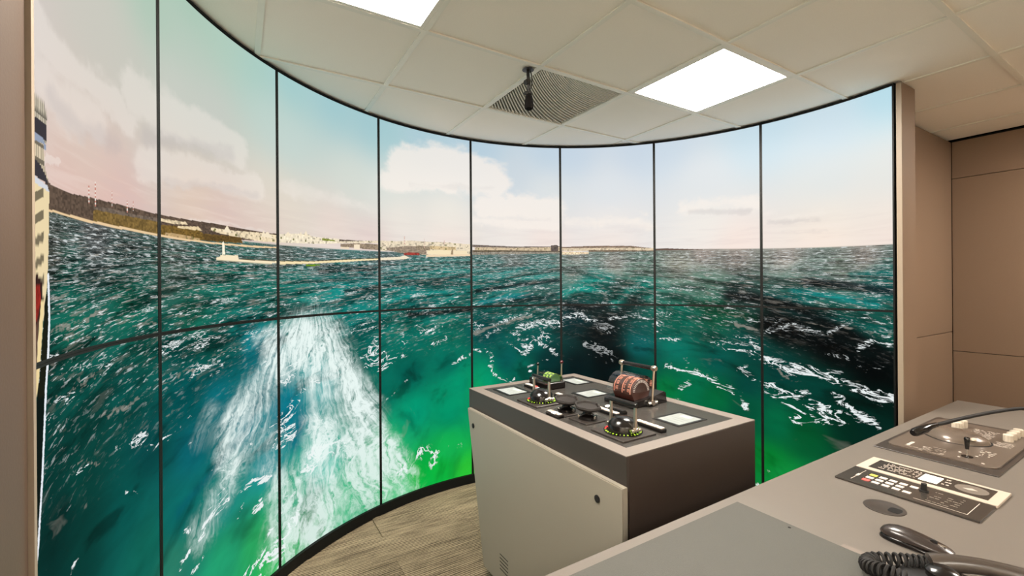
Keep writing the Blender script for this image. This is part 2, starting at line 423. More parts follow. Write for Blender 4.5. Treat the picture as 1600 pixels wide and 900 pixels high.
SEA_COLOURS=[(0.21,1.512,58,62,56),(0.53,1.56,70,74,74),(0.76,1.537,45,70,65),(0.3,1.428,12,88,74),(0.76,1.403,10,88,70),(0.34,1.337,8,82,66),(0.86,1.281,10,82,70),(0.2,1.236,4,62,54),(0.2,1.098,4,60,54),(0.19,0.894,4,46,42),(0.43,1.172,4,72,64),(0.76,1.118,4,76,70),(0.38,0.979,4,68,60),(0.75,0.815,4,84,78),(0.9,0.93,4,72,72),(0.89,0.605,12,98,84),(0.42,0.794,4,58,52),(0.29,0.933,4,50,46),(1.11,1.508,60,84,74),(1.52,1.465,15,96,82),(1.92,1.406,12,105,92),(1.26,1.32,16,90,72),(1.15,1.187,4,70,66),(1.41,1.208,4,68,60),(1.8,1.142,14,118,128),(1.2,1.041,0,82,84),(1.46,0.994,10,112,122),(1.25,0.84,8,104,114),(1.68,0.842,14,128,142),(1.14,0.639,8,106,102),(1.51,0.559,30,135,125),(1.79,0.26,44,172,100),(1.51,0.321,34,160,112),(1.09,0.479,40,122,100),(1.91,0.61,30,140,146),(1.9,0.092,40,185,90),(2.15,1.469,22,110,100),(2.65,1.433,8,116,110),(2.91,1.511,14,98,96),(2.78,1.238,4,104,98),(2.78,1.005,0,96,86),(2.91,0.753,0,112,96),(2.08,0.82,10,120,138),(2.39,0.904,60,165,165),(2.2,0.096,4,172,88),(2.7,0.173,50,190,130),(2.08,0.368,36,170,126),(2.39,0.481,70,190,170),(3.32,1.472,14,116,110),(3.74,1.517,18,110,104),(3.46,1.34,8,105,100),(3.32,1.127,0,106,92),(3.73,0.923,0,110,92),(3.31,0.869,0,98,84),(3.38,0.602,0,158,118),(3.73,0.557,0,150,106),(3.87,0.727,0,148,108),(3.73,0.283,18,180,84),(3.44,0.154,0,186,66),(3.94,0.09,44,200,56),(3.1,0.393,40,185,118),(3.17,0.087,70,205,130),(3.65,0.136,10,190,66),(4.24,1.519,18,105,100),(4.81,1.568,36,106,100),(4.16,1.088,0,78,78),(4.74,1.023,0,88,82),(4.38,0.887,0,93,88),(4.16,0.753,0,148,104),(4.59,0.78,0,106,86),(4.88,0.872,0,50,50),(4.81,0.724,0,42,42),(4.05,0.69,10,160,100),(5.1,1.568,92,116,106),(5.58,1.614,135,134,124),(5.85,1.512,100,120,106),(5.37,1.441,0,116,106),(5.85,1.415,16,114,100),(5.16,1.168,0,40,44),(5.44,1.068,0,15,19),(5.58,0.871,0,8,10),(5.16,0.818,0,24,27),(5.84,0.974,0,92,92),(5.84,0.779,0,68,58),(5.64,0.723,0,36,38),(5.02,0.72,0,30,32),(6.24,1.603,136,136,122),(6.78,1.635,164,152,142),(6.48,1.459,82,112,98),(6.83,1.39,30,60,54),(6.23,1.176,0,106,86),(6.6,1.23,5,76,52),(6.23,0.986,0,116,100),(6.6,0.911,0,86,76),(6.89,1.018,0,66,60),(6.35,0.709,0,116,76),(6.1,0.645,0,128,66),(6.59,0.637,0,104,58),(6.88,0.755,0,72,62),(6.88,0.58,0,84,58),(7.21,1.619,170,160,150),(7.79,1.595,160,150,140),(7.32,1.493,84,104,94),(7.66,1.525,104,116,104),(7.92,1.448,5,86,80),(7.31,1.351,16,106,96),(7.56,1.219,5,72,62),(7.92,1.165,5,66,56),(7.21,1.163,2,5,6),(7.56,1.065,0,3,4),(7.87,0.948,0,4,4),(7.92,0.812,0,14,12),(7.16,0.868,0,58,53),(7.46,0.781,0,62,52),(7.83,0.653,0,48,40),(7.1,0.524,0,106,66),(7.36,0.486,0,84,43),(7.04,0.259,0,124,44),(7.69,0.59,0,44,30),(7.15,0.197,10,140,60),(5.17,1.677,140,140,130),(4.46,1.676,110,120,115),(6.48,1.667,170,156,146),(3.05,1.636,60,90,90),(2.4,1.611,60,90,88),(2.04,1.596,70,92,85)]
SEA_STROKES=[([(3.006,1.349),(3.988,1.396)],0.0471,(8,124,116),0.6),([(4.06,1.452),(4.998,1.528)],0.0399,(12,122,114),0.6),([(7.185,1.254),(7.559,1.219),(7.975,1.183)],0.054,(5,92,84),0.8),([(7.026,1.361),(7.365,1.332)],0.0362,(5,112,108),0.7),([(6.011,1.269),(6.419,1.217)],0.0466,(0,116,98),0.6),([(3.048,1.439),(3.989,1.471)],0.0235,(8,40,40),0.6),([(6.172,1.423),(6.482,1.404)],0.0278,(30,60,54),0.6),([(3.318,1.248),(3.667,1.254),(3.987,1.269)],0.0408,(6,12,14),0.9),([(2.399,1.523),(2.783,1.545),(2.995,1.553)],0.0194,(8,30,30),0.9),([(2.652,1.414),(2.994,1.431)],0.0284,(8,25,26),0.8),([(4.059,1.4),(4.454,1.441),(4.969,1.478)],0.0342,(12,26,30),0.8),([(4.453,1.324),(4.811,1.34),(4.996,1.379)],0.0397,(10,40,42),0.7),([(3.183,1.472),(3.599,1.49),(3.989,1.509)],0.0225,(10,50,50),0.7),([(5.024,1.294),(5.304,1.267),(5.579,1.277)],0.0499,(8,16,22),0.8),([(5.748,1.317),(5.51,1.168),(5.405,0.968),(5.471,0.72)],0.2191,(0,8,11),0.75),([(6.718,1.359),(6.944,1.343),(7.263,1.289),(7.653,1.148),(7.974,1.03)],0.0985,(3,6,8),0.85),([(7.052,1.178),(7.363,1.11),(7.697,1.001),(7.973,0.897)],0.1645,(0,3,4),0.9),([(7.366,1.452),(7.701,1.427),(7.977,1.395)],0.0523,(8,14,20),0.8),([(7.702,1.487),(7.978,1.489)],0.0313,(4,92,88),0.8),([(7.264,1.391),(7.513,1.365),(7.878,1.32)],0.0429,(6,120,118),0.8),([(6.358,1.291),(6.717,1.251),(6.943,1.195)],0.0539,(4,55,34),0.7),([(5.024,1.358),(5.375,1.456),(5.526,1.485)],0.0697,(4,128,116),0.85),([(5.579,1.297),(5.782,1.415),(5.849,1.463),(5.947,1.434)],0.0782,(6,124,110),0.85),([(4.094,1.309),(4.453,1.353),(4.669,1.361)],0.0391,(8,112,118),0.8),([(4.025,1.519),(4.384,1.548),(4.671,1.578)],0.0292,(16,120,114),0.8),([(1.052,1.225),(1.412,1.208),(1.629,1.165)],0.0768,(4,62,56),0.6),([(0.108,1.248),(0.094,1.057),(0.08,0.882)],0.0102,(6,14,12),0.95),([(0.141,1.469),(0.14,1.403),(0.119,1.299)],0.0079,(8,14,12),0.95),([(7.959,0.783),(7.784,0.534)],0.1466,(0,34,26),0.6),([(2.03,1.213),(1.91,0.977),(1.679,0.786),(1.405,0.698),(1.143,0.639)],0.0396,(4,96,110),0.55),([(2.204,0.73),(2.142,0.644)],0.0789,(4,100,120),0.7)]
FOAM_STROKES=[([(6.995,0.939),(7.208,0.898),(7.46,0.88),(7.65,0.845),(7.83,0.816),(7.98,0.804)],0.053,1.0),([(6.997,1.111),(7.262,1.174),(7.511,1.124),(7.606,1.176),(7.699,1.207)],0.0312,0.8),([(7.743,1.061),(7.876,1.119),(7.974,1.106)],0.0358,0.9),([(7.051,1.135),(7.159,1.203),(6.998,1.206)],0.0251,0.7),([(7.603,0.763),(7.695,0.702),(7.785,0.663),(7.851,0.639)],0.0586,0.9),([(7.458,0.643),(7.602,0.629),(7.694,0.582)],0.0459,0.8),([(7.207,0.74),(7.284,0.676),(7.369,0.649)],0.0409,0.8),([(7.808,0.776),(7.971,0.751)],0.0279,0.6),([(7.373,1.131),(7.558,1.065),(7.787,0.937),(7.982,0.996)],0.022,0.6),([(6.998,1.292),(7.365,1.271),(7.7,1.244),(7.975,1.221)],0.0224,0.55),([(6.103,0.837),(6.23,0.805),(6.415,0.793),(6.536,0.76),(6.654,0.715),(6.798,0.68),(6.843,0.628),(6.87,0.578)],0.0408,0.95),([(6.293,0.894),(6.342,0.826)],0.0376,0.7),([(6.241,0.678),(6.341,0.718)],0.0376,0.8),([(6.202,0.58),(6.321,0.603)],0.033,0.7),([(6.773,1.123),(6.886,1.062),(6.985,1.003)],0.0351,0.7),([(6.479,1.08),(6.657,1.05),(6.772,1.02)],0.0317,0.7),([(6.043,1.231),(6.17,1.213)],0.0382,0.8),([(5.997,1.157),(6.08,1.149)],0.0337,0.9),([(6.42,1.32),(6.717,1.251),(6.997,1.154)],0.0314,0.5),([(6.539,1.16),(6.773,1.109),(6.996,1.025)],0.0267,0.5),([(7.016,0.246),(7.043,0.174)],0.0428,0.9),([(7.071,0.329),(7.124,0.297)],0.0169,0.6),([(6.892,0.515),(6.914,0.497)],0.0218,0.8),([(4.537,1.116),(4.809,1.161),(4.994,1.144)],0.0546,0.9),([(4.308,1.18),(4.452,1.187),(4.667,1.223)],0.0391,0.8),([(4.021,1.112),(4.236,1.144),(4.452,1.177)],0.0289,0.8),([(4.636,1.016),(4.808,1.022),(4.992,0.985)],0.0348,0.7),([(4.78,1.112),(4.852,1.136),(4.994,1.129)],0.0448,0.8),([(4.178,1.064),(4.343,1.121)],0.034,0.8),([(4.758,0.993),(4.85,0.947),(4.949,0.905)],0.0348,0.9),([(4.842,0.872),(4.699,0.836),(4.606,0.819)],0.0247,0.7),([(4.019,0.971),(4.198,0.943),(4.248,0.893),(4.197,0.847),(4.268,0.771),(4.318,0.725),(4.483,0.726)],0.0288,0.85),([(4.4,1.008),(4.45,0.982)],0.0244,0.7),([(4.648,0.788),(4.67,0.758)],0.0247,0.9),([(5.023,1.184),(5.199,1.203),(5.372,1.167)],0.0449,0.9),([(5.022,1.119),(5.163,1.093)],0.03,0.5),([(5.266,0.943),(5.369,0.868)],0.0249,0.6),([(5.51,1.183),(5.747,1.203),(5.977,1.181)],0.0344,0.8),([(5.023,1.254),(5.304,1.232)],0.0299,0.7),([(5.845,1.048),(5.923,1.001)],0.0292,0.7),([(5.579,1.277),(5.748,1.39),(5.849,1.463)],0.0295,0.7),([(5.024,1.353),(5.201,1.407),(5.41,1.466)],0.025,0.7),([(3.005,1.215),(3.318,1.248),(3.527,1.263)],0.0172,0.7),([(3.234,1.132),(3.261,1.066)],0.0298,0.8),([(3.42,1.122),(3.56,1.15),(3.666,1.163)],0.0223,0.7),([(3.559,1.038),(3.736,1.06)],0.032,0.9),([(3.79,0.882),(3.983,0.93)],0.0329,0.9),([(3.039,0.701),(3.21,0.774),(3.299,0.819)],0.0253,0.7),([(3.245,0.885),(3.349,0.909)],0.0173,0.6),([(2.648,1.146),(2.726,1.168),(2.911,1.172)],0.0192,0.8),([(2.79,1.004),(2.896,1.041)],0.0239,0.8),([(2.812,1.236),(2.978,1.249)],0.0162,0.7),([(2.272,1.254),(2.49,1.263)],0.0145,0.7),([(2.807,0.768),(2.987,0.802)],0.0162,0.7),([(2.773,0.676),(2.985,0.693)],0.0162,0.6),([(1.465,1.125),(1.518,1.097)],0.0213,0.9),([(1.199,0.947),(1.267,0.957)],0.012,0.7),([(1.057,0.923),(1.123,0.937),(1.199,0.947)],0.0136,0.8),([(1.12,0.765),(1.186,0.759)],0.0093,0.7),([(1.14,0.429),(1.244,0.471),(1.338,0.489)],0.0214,0.95),([(1.242,0.383),(1.374,0.409)],0.0151,0.9),([(1.296,0.51),(1.51,0.533),(1.732,0.556),(1.963,0.532)],0.0288,1.0),([(1.403,0.545),(1.511,0.586)],0.0424,0.9),([(1.759,0.417),(1.845,0.437)],0.0239,0.9),([(1.619,0.439),(1.675,0.475)],0.0169,0.8),([(1.158,0.564),(1.245,0.55)],0.0167,0.9),([(0.991,0.565),(1.081,0.554)],0.0089,0.6),([(0.616,1.177),(0.71,1.181)],0.0093,0.7),([(0.567,1.081),(0.605,1.091)],0.007,0.6),([(0.73,0.972),(0.778,0.979)],0.0096,0.7),([(0.728,0.832),(0.824,0.821)],0.0176,0.9),([(0.516,0.849),(0.609,0.835)],0.0105,0.7),([(0.537,0.715),(0.584,0.716)],0.0138,0.8),([(0.329,0.792),(0.376,0.796)],0.0122,0.8),([(0.172,1.009),(0.242,1.01)],0.0084,0.7),([(0.923,0.924),(0.997,0.927)],0.0107,0.7),([(0.291,1.136),(0.346,1.14)],0.0075,0.6),([(0.821,0.678),(0.919,0.667)],0.0082,0.6),([(0.362,1.251),(0.664,1.231)],0.0109,0.8),([(0.523,1.19),(0.782,1.21)],0.0077,0.5),([(0.221,1.107),(0.29,1.107)],0.0073,0.6),([(1.411,1.08),(1.518,1.091)],0.016,0.7),([(1.253,1.099),(1.358,1.101)],0.01,0.5)]
GREY_STROKES=[([(0.249,1.35),(0.48,1.352),(0.55,1.374)],0.0147,0.7),([(0.619,1.357),(0.833,1.362)],0.0119,0.7),([(0.295,1.325),(0.618,1.318)],0.0106,0.6),([(0.784,1.316),(0.979,1.324)],0.0127,0.6),([(0.568,1.106),(0.756,1.089),(0.829,1.102)],0.0152,0.75),([(0.38,1.018),(0.542,0.984)],0.0084,0.6),([(0.223,1.205),(0.523,1.207)],0.0117,0.6),([(0.424,0.888),(0.61,0.878),(0.8,0.867)],0.0175,0.5),([(0.284,0.846),(0.34,0.848)],0.0134,0.5),([(1.136,1.132),(1.411,1.132)],0.0154,0.6),([(1.412,1.17),(1.713,1.18)],0.0172,0.6),([(1.0,1.119),(1.1,1.108)],0.0112,0.5),([(1.048,1.002),(1.149,1.004)],0.0137,0.5),([(3.004,1.138),(3.456,1.164),(3.986,1.217)],0.022,0.5),([(4.035,1.093),(4.38,1.154),(4.667,1.203)],0.0292,0.7),([(4.596,1.224),(4.995,1.279)],0.0249,0.5),([(6.6,1.253),(6.943,1.195)],0.0217,0.5),([(6.774,1.167),(6.997,1.111)],0.0301,0.6),([(7.364,1.191),(7.975,1.169)],0.0209,0.5),([(7.048,0.815),(7.31,0.819)],0.0122,0.4),([(7.129,0.886),(7.208,0.832)],0.0249,0.5),([(5.576,0.945),(5.812,1.023)],0.0245,0.4)]
CLOUD_STROKES=[([(0.126,1.981),(0.263,1.959),(0.446,1.971),(0.677,1.971),(0.771,1.94)],0.0968,0.9),([(0.124,1.888),(0.353,1.882),(0.536,1.881)],0.1373,0.75),([(0.82,2.031),(1.115,2.051),(1.425,2.058),(1.641,2.054)],0.1551,0.95),([(0.797,2.063),(0.893,2.052)],0.0533,0.7),([(0.889,1.828),(1.061,1.849),(1.422,1.89),(1.807,1.897)],0.1136,0.95),([(0.119,1.704),(0.281,1.721)],0.0204,0.9),([(3.26,2.218),(3.678,2.312),(4.069,2.268),(4.247,2.218)],0.2849,1.0),([(3.123,2.137),(3.748,2.182)],0.1651,0.9),([(4.173,2.022),(4.532,2.069),(4.925,2.017)],0.1965,0.9),([(4.065,1.922),(4.959,1.907)],0.0997,0.7),([(6.303,2.003),(6.607,2.023),(6.95,1.984)],0.1366,0.55),([(5.101,1.927),(5.585,1.936),(5.951,1.89)],0.1188,0.5),([(7.058,1.88),(7.469,1.864)],0.0943,0.35),([(2.04,1.948),(2.53,1.946),(2.986,1.917)],0.11,0.4),([(5.518,2.036),(5.92,1.989)],0.0681,0.3),([(1.262,1.693),(1.527,1.707),(1.862,1.709)],0.0322,0.5),([(2.039,1.916),(2.159,1.916)],0.0664,0.4)]
CLOUD_SHADE=[([(0.215,1.86),(0.443,1.843),(0.675,1.852)],0.0644,0.8),([(0.915,1.925),(1.267,1.983),(1.586,2.014)],0.063,0.8),([(1.061,1.805),(1.475,1.854),(1.807,1.867)],0.0421,0.7),([(3.328,2.119),(3.889,2.161),(4.247,2.165)],0.0466,0.5),([(6.365,1.975),(6.894,1.937)],0.0437,0.8),([(7.058,1.855),(7.468,1.833)],0.0393,0.8),([(7.164,1.78),(7.516,1.755)],0.0234,0.5),([(4.173,1.95),(4.889,1.957)],0.0398,0.4),([(1.419,1.691),(1.805,1.71)],0.0148,0.5)]
WAKE_STROKES=[([(2.179,1.176),(2.333,1.191),(2.47,1.152)],0.1599,1.0),([(2.029,1.124),(1.883,1.148)],0.079,0.5),([(2.258,1.162),(2.317,0.915),(2.326,0.636),(2.261,0.378),(2.197,0.162)],0.3186,0.95),([(2.426,1.149),(2.677,0.863),(2.903,0.514),(3.033,0.162)],0.2228,1.0),([(2.773,0.695),(3.036,0.407),(3.305,0.096)],0.2042,0.85),([(2.149,1.171),(1.969,1.061),(1.738,0.946),(1.514,0.798)],0.1733,0.75),([(1.968,0.968),(1.735,0.772),(1.512,0.613),(1.349,0.515)],0.1857,0.7),([(2.387,0.552),(2.509,0.195),(2.381,0.06)],0.3266,0.85),([(1.798,1.201),(1.972,1.218)],0.075,0.5),([(1.409,0.953),(1.302,0.851)],0.0977,0.45),([(1.906,0.671),(2.02,0.388),(1.958,0.19)],0.1898,0.55),([(2.705,0.478),(2.833,0.175)],0.2349,0.8)]
LAND_SHAPES=[([(0.165,1.67),(0.211,1.667),(0.348,1.666),(0.486,1.675),(0.719,1.684),(1.009,1.688),(1.262,1.695),(1.473,1.702),(1.664,1.7),(2.013,1.703),(2.013,1.665),(1.691,1.652),(1.261,1.628),(1.008,1.613),(0.718,1.624),(0.485,1.614),(0.347,1.613),(0.163,1.611)],(92,76,64),1),([(0.513,1.65),(0.672,1.66),(1.009,1.667),(1.008,1.622),(0.789,1.619),(0.512,1.615)],(122,98,54),1),([(0.513,1.655),(0.625,1.664),(0.838,1.667),(1.009,1.676),(1.009,1.663),(0.766,1.656),(0.513,1.647)],(110,96,84),1),([(1.009,1.654),(1.144,1.662),(1.288,1.669),(1.355,1.652),(1.664,1.664),(1.691,1.637),(1.366,1.626),(1.143,1.619),(1.008,1.617)],(118,92,44),1),([(1.355,1.65),(1.499,1.656),(1.664,1.661),(1.686,1.64),(1.355,1.625)],(96,74,38),1),([(0.191,1.612),(0.347,1.615),(0.508,1.617),(0.766,1.621),(1.008,1.622),(1.366,1.623),(1.804,1.633),(2.012,1.639),(2.012,1.633),(1.804,1.624),(1.365,1.616),(1.008,1.613),(0.765,1.613),(0.508,1.61),(0.347,1.61),(0.191,1.607)],(236,204,160),0),([(1.009,1.676),(1.211,1.683),(1.226,1.675),(1.109,1.666),(1.009,1.665)],(240,218,180),2),([(1.144,1.662),(1.314,1.676),(1.345,1.662),(1.262,1.659),(1.144,1.656)],(238,214,170),2),([(1.419,1.683),(1.581,1.685),(1.805,1.695),(2.013,1.696),(2.013,1.658),(1.804,1.657),(1.691,1.66),(1.499,1.664),(1.419,1.671)],(244,224,188),2),([(1.048,1.631),(1.133,1.634),(1.21,1.633),(1.324,1.632),(1.324,1.623),(1.048,1.62)],(200,168,120),2),([(2.019,1.703),(2.096,1.712),(2.217,1.722),(2.278,1.723),(2.339,1.713),(2.591,1.719),(2.603,1.694),(2.401,1.679),(2.018,1.662)],(250,236,208),2),([(2.591,1.716),(2.785,1.72),(2.997,1.727),(2.997,1.719),(2.591,1.697)],(105,92,80),1),([(2.42,1.712),(2.54,1.709),(2.552,1.702),(2.42,1.698)],(132,140,60),1),([(2.54,1.701),(2.997,1.731),(2.997,1.715),(2.591,1.693)],(240,224,196),2),([(2.603,1.69),(2.785,1.704),(2.997,1.707),(2.997,1.67),(2.785,1.673),(2.603,1.675)],(150,132,112),1),([(2.739,1.694),(2.798,1.697),(2.798,1.666),(2.739,1.667)],(246,228,200),0),([(2.603,1.672),(2.687,1.676),(2.687,1.665),(2.603,1.664)],(240,220,190),0),([(3.004,1.732),(3.186,1.737),(3.324,1.748),(3.743,1.751),(4.006,1.745),(4.005,1.669),(3.742,1.659),(3.461,1.657),(3.186,1.674),(3.003,1.667)],(238,222,194),2),([(3.084,1.69),(3.323,1.713),(3.497,1.706),(3.51,1.658),(3.22,1.662),(3.084,1.674)],(150,134,116),1),([(3.392,1.716),(3.546,1.717),(3.545,1.69),(3.392,1.69)],(150,134,112),1),([(3.517,1.689),(3.778,1.697),(3.777,1.665),(3.517,1.663)],(246,228,190),0),([(3.785,1.697),(3.955,1.697),(3.955,1.668),(3.785,1.665)],(244,226,190),0),([(3.546,1.722),(3.828,1.721),(3.827,1.698),(3.545,1.695)],(222,196,150),2),([(3.785,1.706),(3.799,1.707),(3.799,1.661),(3.77,1.66)],(160,140,110),0),([(3.254,1.659),(3.323,1.67),(3.427,1.669),(3.433,1.652),(3.268,1.647)],(150,58,50),1),([(4.013,1.745),(4.457,1.739),(5.014,1.743),(5.014,1.728),(4.013,1.726)],(120,108,100),1),([(4.041,1.727),(4.457,1.729),(5.014,1.738),(5.014,1.703),(4.457,1.705),(4.041,1.703)],(214,192,160),2),([(4.013,1.703),(4.457,1.71),(5.014,1.708),(5.013,1.688),(4.457,1.681),(4.012,1.667)],(104,92,74),1),([(4.012,1.688),(4.457,1.698),(5.014,1.698),(5.013,1.688),(4.457,1.681),(4.012,1.667)],(150,142,128),1),([(4.894,1.752),(4.958,1.753),(4.972,1.748),(4.971,1.703),(4.893,1.703)],(104,92,86),2),([(5.014,1.738),(5.378,1.745),(5.752,1.739),(5.989,1.715),(5.989,1.71),(5.752,1.72),(5.378,1.73),(5.014,1.728)],(128,108,92),1),([(5.014,1.728),(5.447,1.73),(5.752,1.725),(5.989,1.715),(5.989,1.695),(5.583,1.703),(5.014,1.708)],(226,206,176),2),([(5.308,1.711),(5.651,1.707),(5.989,1.698),(5.989,1.693),(5.308,1.699)],(110,90,72),1),([(5.014,1.703),(5.308,1.696),(5.308,1.681),(5.013,1.678)],(240,214,180),1),([(6.008,1.712),(6.143,1.71),(6.331,1.7),(6.472,1.693),(6.472,1.689),(6.238,1.693),(6.008,1.697)],(104,84,74),0),([(1.46,1.564),(1.493,1.569),(1.493,1.576),(1.646,1.581),(1.651,1.564),(2.011,1.569),(2.011,1.557),(1.651,1.553),(1.46,1.554)],(250,232,196),0),([(1.51,1.623),(1.515,1.632),(1.523,1.633),(1.529,1.624),(1.536,1.579),(1.512,1.577)],(255,246,220),0),([(2.017,1.57),(2.338,1.579),(2.654,1.599),(2.996,1.62),(2.996,1.609),(2.654,1.587),(2.337,1.567),(2.017,1.554)],(246,226,180),0),([(1.651,1.567),(2.011,1.573),(2.338,1.583),(2.654,1.603),(2.996,1.622),(2.996,1.618),(2.654,1.599),(2.338,1.579),(2.011,1.568),(1.651,1.563)],(90,80,58),0),([(3.003,1.622),(3.219,1.637),(3.268,1.647),(3.322,1.635),(3.281,1.621),(3.002,1.606)],(240,226,200),0),([(2.263,1.56),(2.4,1.565),(2.399,1.558),(2.263,1.553)],(110,150,20),0),([(3.503,1.658),(4.005,1.674),(4.005,1.66),(3.503,1.642)],(240,214,180),0),([(0.085,1.826),(0.132,1.827),(0.168,1.826),(0.182,1.808),(0.18,1.749),(0.083,1.742)],(196,186,166),3),([(0.084,1.787),(0.149,1.789),(0.181,1.788),(0.181,1.753),(0.148,1.754),(0.084,1.754)],(58,54,60),0),([(0.084,1.755),(0.148,1.757),(0.176,1.744),(0.175,1.733),(0.083,1.733)],(150,160,180),0),([(0.083,1.739),(0.157,1.744),(0.165,1.696),(0.192,1.669),(0.082,1.682)],(212,196,168),3),([(0.082,1.704),(0.129,1.698),(0.174,1.68),(0.188,1.664),(0.146,1.666),(0.081,1.669)],(58,54,60),0),([(0.081,1.669),(0.146,1.663),(0.183,1.661),(0.196,1.649),(0.081,1.654)],(214,216,222),0),([(0.081,1.654),(0.196,1.649),(0.189,1.538),(0.178,1.456),(0.148,1.376),(0.109,1.3),(0.071,1.253)],(236,216,172),4),([(0.076,1.462),(0.104,1.471),(0.141,1.456),(0.14,1.403),(0.101,1.352),(0.073,1.354)],(54,34,30),0),([(0.085,1.443),(0.122,1.448),(0.131,1.416),(0.102,1.378),(0.079,1.379)],(146,42,34),1),([(0.073,1.354),(0.111,1.378),(0.1,1.301),(0.08,1.239),(0.07,1.228)],(92,66,56),0),([(0.131,1.416),(0.154,1.416),(0.138,1.35),(0.118,1.273),(0.098,1.223),(0.079,1.226),(0.1,1.301)],(240,216,160),0),([(0.159,1.416),(0.197,1.456),(0.195,1.374),(0.179,1.293),(0.163,1.214),(0.098,1.223),(0.118,1.26),(0.143,1.35)],(26,28,18),0),([(0.098,1.223),(0.163,1.214),(0.121,1.037),(0.089,0.866),(0.051,0.881),(0.063,1.128)],(12,22,18),0)]
MASTS=[(0.482,1.658,1.704),(0.528,1.657,1.721),(0.649,1.668,1.715),(0.762,1.667,1.701),(0.805,1.675,1.707),(3.269,1.719,1.771),(3.483,1.702,1.768),(3.701,1.736,1.763)]
SPIRES=[(1.554,1.677,1.704,0.0321),(1.873,1.686,1.71,0.0193),(1.908,1.682,1.707,0.0514),(2.266,1.715,1.742,0.0193),(2.217,1.712,1.732,0.0129),(2.096,1.703,1.722,0.0257)]
HULL_SPLASH=[(0.185,1.47),(0.19,1.374),(0.179,1.293),(0.164,1.24),(0.147,1.136),(0.131,1.047),(0.115,0.986),(0.1,0.926),(0.077,0.871)]
WAKE_HOLE=[(2.133,0.844),(2.154,0.608)]
WAKE_APEX=(2.326,1.626)

PITCH = RAD * abs(DPH)

def s2l(a):
    a = np.asarray(a, np.float32) / 255
    return np.where(a <= 0.04045, a / 12.92, ((a + 0.055) / 1.055) ** 2.4)

def idw(S, Z, pts, eps, power=3.0):
    p = np.array(pts, np.float32)
    acc = np.zeros((len(S), 3), np.float32); wt = np.zeros(len(S), np.float32)
    for s, z, r, g, b in p:
        d2 = ((S - s) * PITCH) ** 2 + (Z - z) ** 2 + eps * eps
        w = d2 ** (-power / 2)
        acc += w[:, None] * np.array([r, g, b], np.float32); wt += w
    return acc / wt[:, None]

def stroke(S, Z, pts, width, soft=1.0):
    """0..1 closeness to a polyline of the given width (metres), gaussian falloff."""
    out = np.zeros(len(S), np.float32)
    P = np.array(pts, np.float32)
    w = width / 2
    pad = 2.6 * w
    sel = np.where((S > P[:, 0].min() - pad / PITCH) & (S < P[:, 0].max() + pad / PITCH) & (Z > P[:, 1].min() - pad) & (Z < P[:, 1].max() + pad))[0]
    if len(sel) == 0: return out
    x, y = S[sel] * PITCH, Z[sel]
    best = np.full(len(sel), 1e9, np.float32)
    for a, b in zip(P[:-1], P[1:]):
        ax, ay, bx, by = a[0] * PITCH, a[1], b[0] * PITCH, b[1]
        dx, dy = bx - ax, by - ay
        t = np.clip(((x - ax) * dx + (y - ay) * dy) / (dx * dx + dy * dy + 1e-9), 0, 1)
        best = np.minimum(best, (x - ax - t * dx) ** 2 + (y - ay - t * dy) ** 2)
    out[sel] = np.exp(-(best / (w * w)) ** 1.0 * 0.9)
    return out

def inpoly(S, Z, poly):
    P = np.array(poly, np.float32)
    sel = np.where((S >= P[:, 0].min()) & (S <= P[:, 0].max()) & (Z >= P[:, 1].min()) & (Z <= P[:, 1].max()))[0]
    if len(sel) == 0: return sel
    x, y = S[sel], Z[sel]
    c = np.zeros(len(sel), bool)
    n = len(P)
    for i in range(n):
        x0, y0 = P[i - 1]; x1, y1 = P[i]
        if y0 == y1: continue
        hit = ((y0 > y) != (y1 > y)) & (x < (x1 - x0) * (y - y0) / (y1 - y0) + x0)
        c ^= hit
    return sel[c]

def hash2(a, b):
    a, b = np.asarray(a, np.float64), np.asarray(b, np.float64)
    v = np.sin(a * 127.1 + b * 311.7) * 43758.5453
    return (v - np.floor(v)).astype(np.float32)

def vnoise(x, y):
    i, j = np.floor(x), np.floor(y)
    u, v = x - i, y - j
    u, v = u * u * (3 - 2 * u), v * v * (3 - 2 * v)
    return (hash2(i, j) * (1 - u) + hash2(i + 1, j) * u) * (1 - v) + (hash2(i, j + 1) * (1 - u) + hash2(i + 1, j + 1) * u) * v

def fbm(x, y):
    return vnoise(x, y) * .55 + vnoise(x * 2.1 + 3, y * 2.1) * .29 + vnoise(x * 4.3, y * 4.3 + 5) * .16

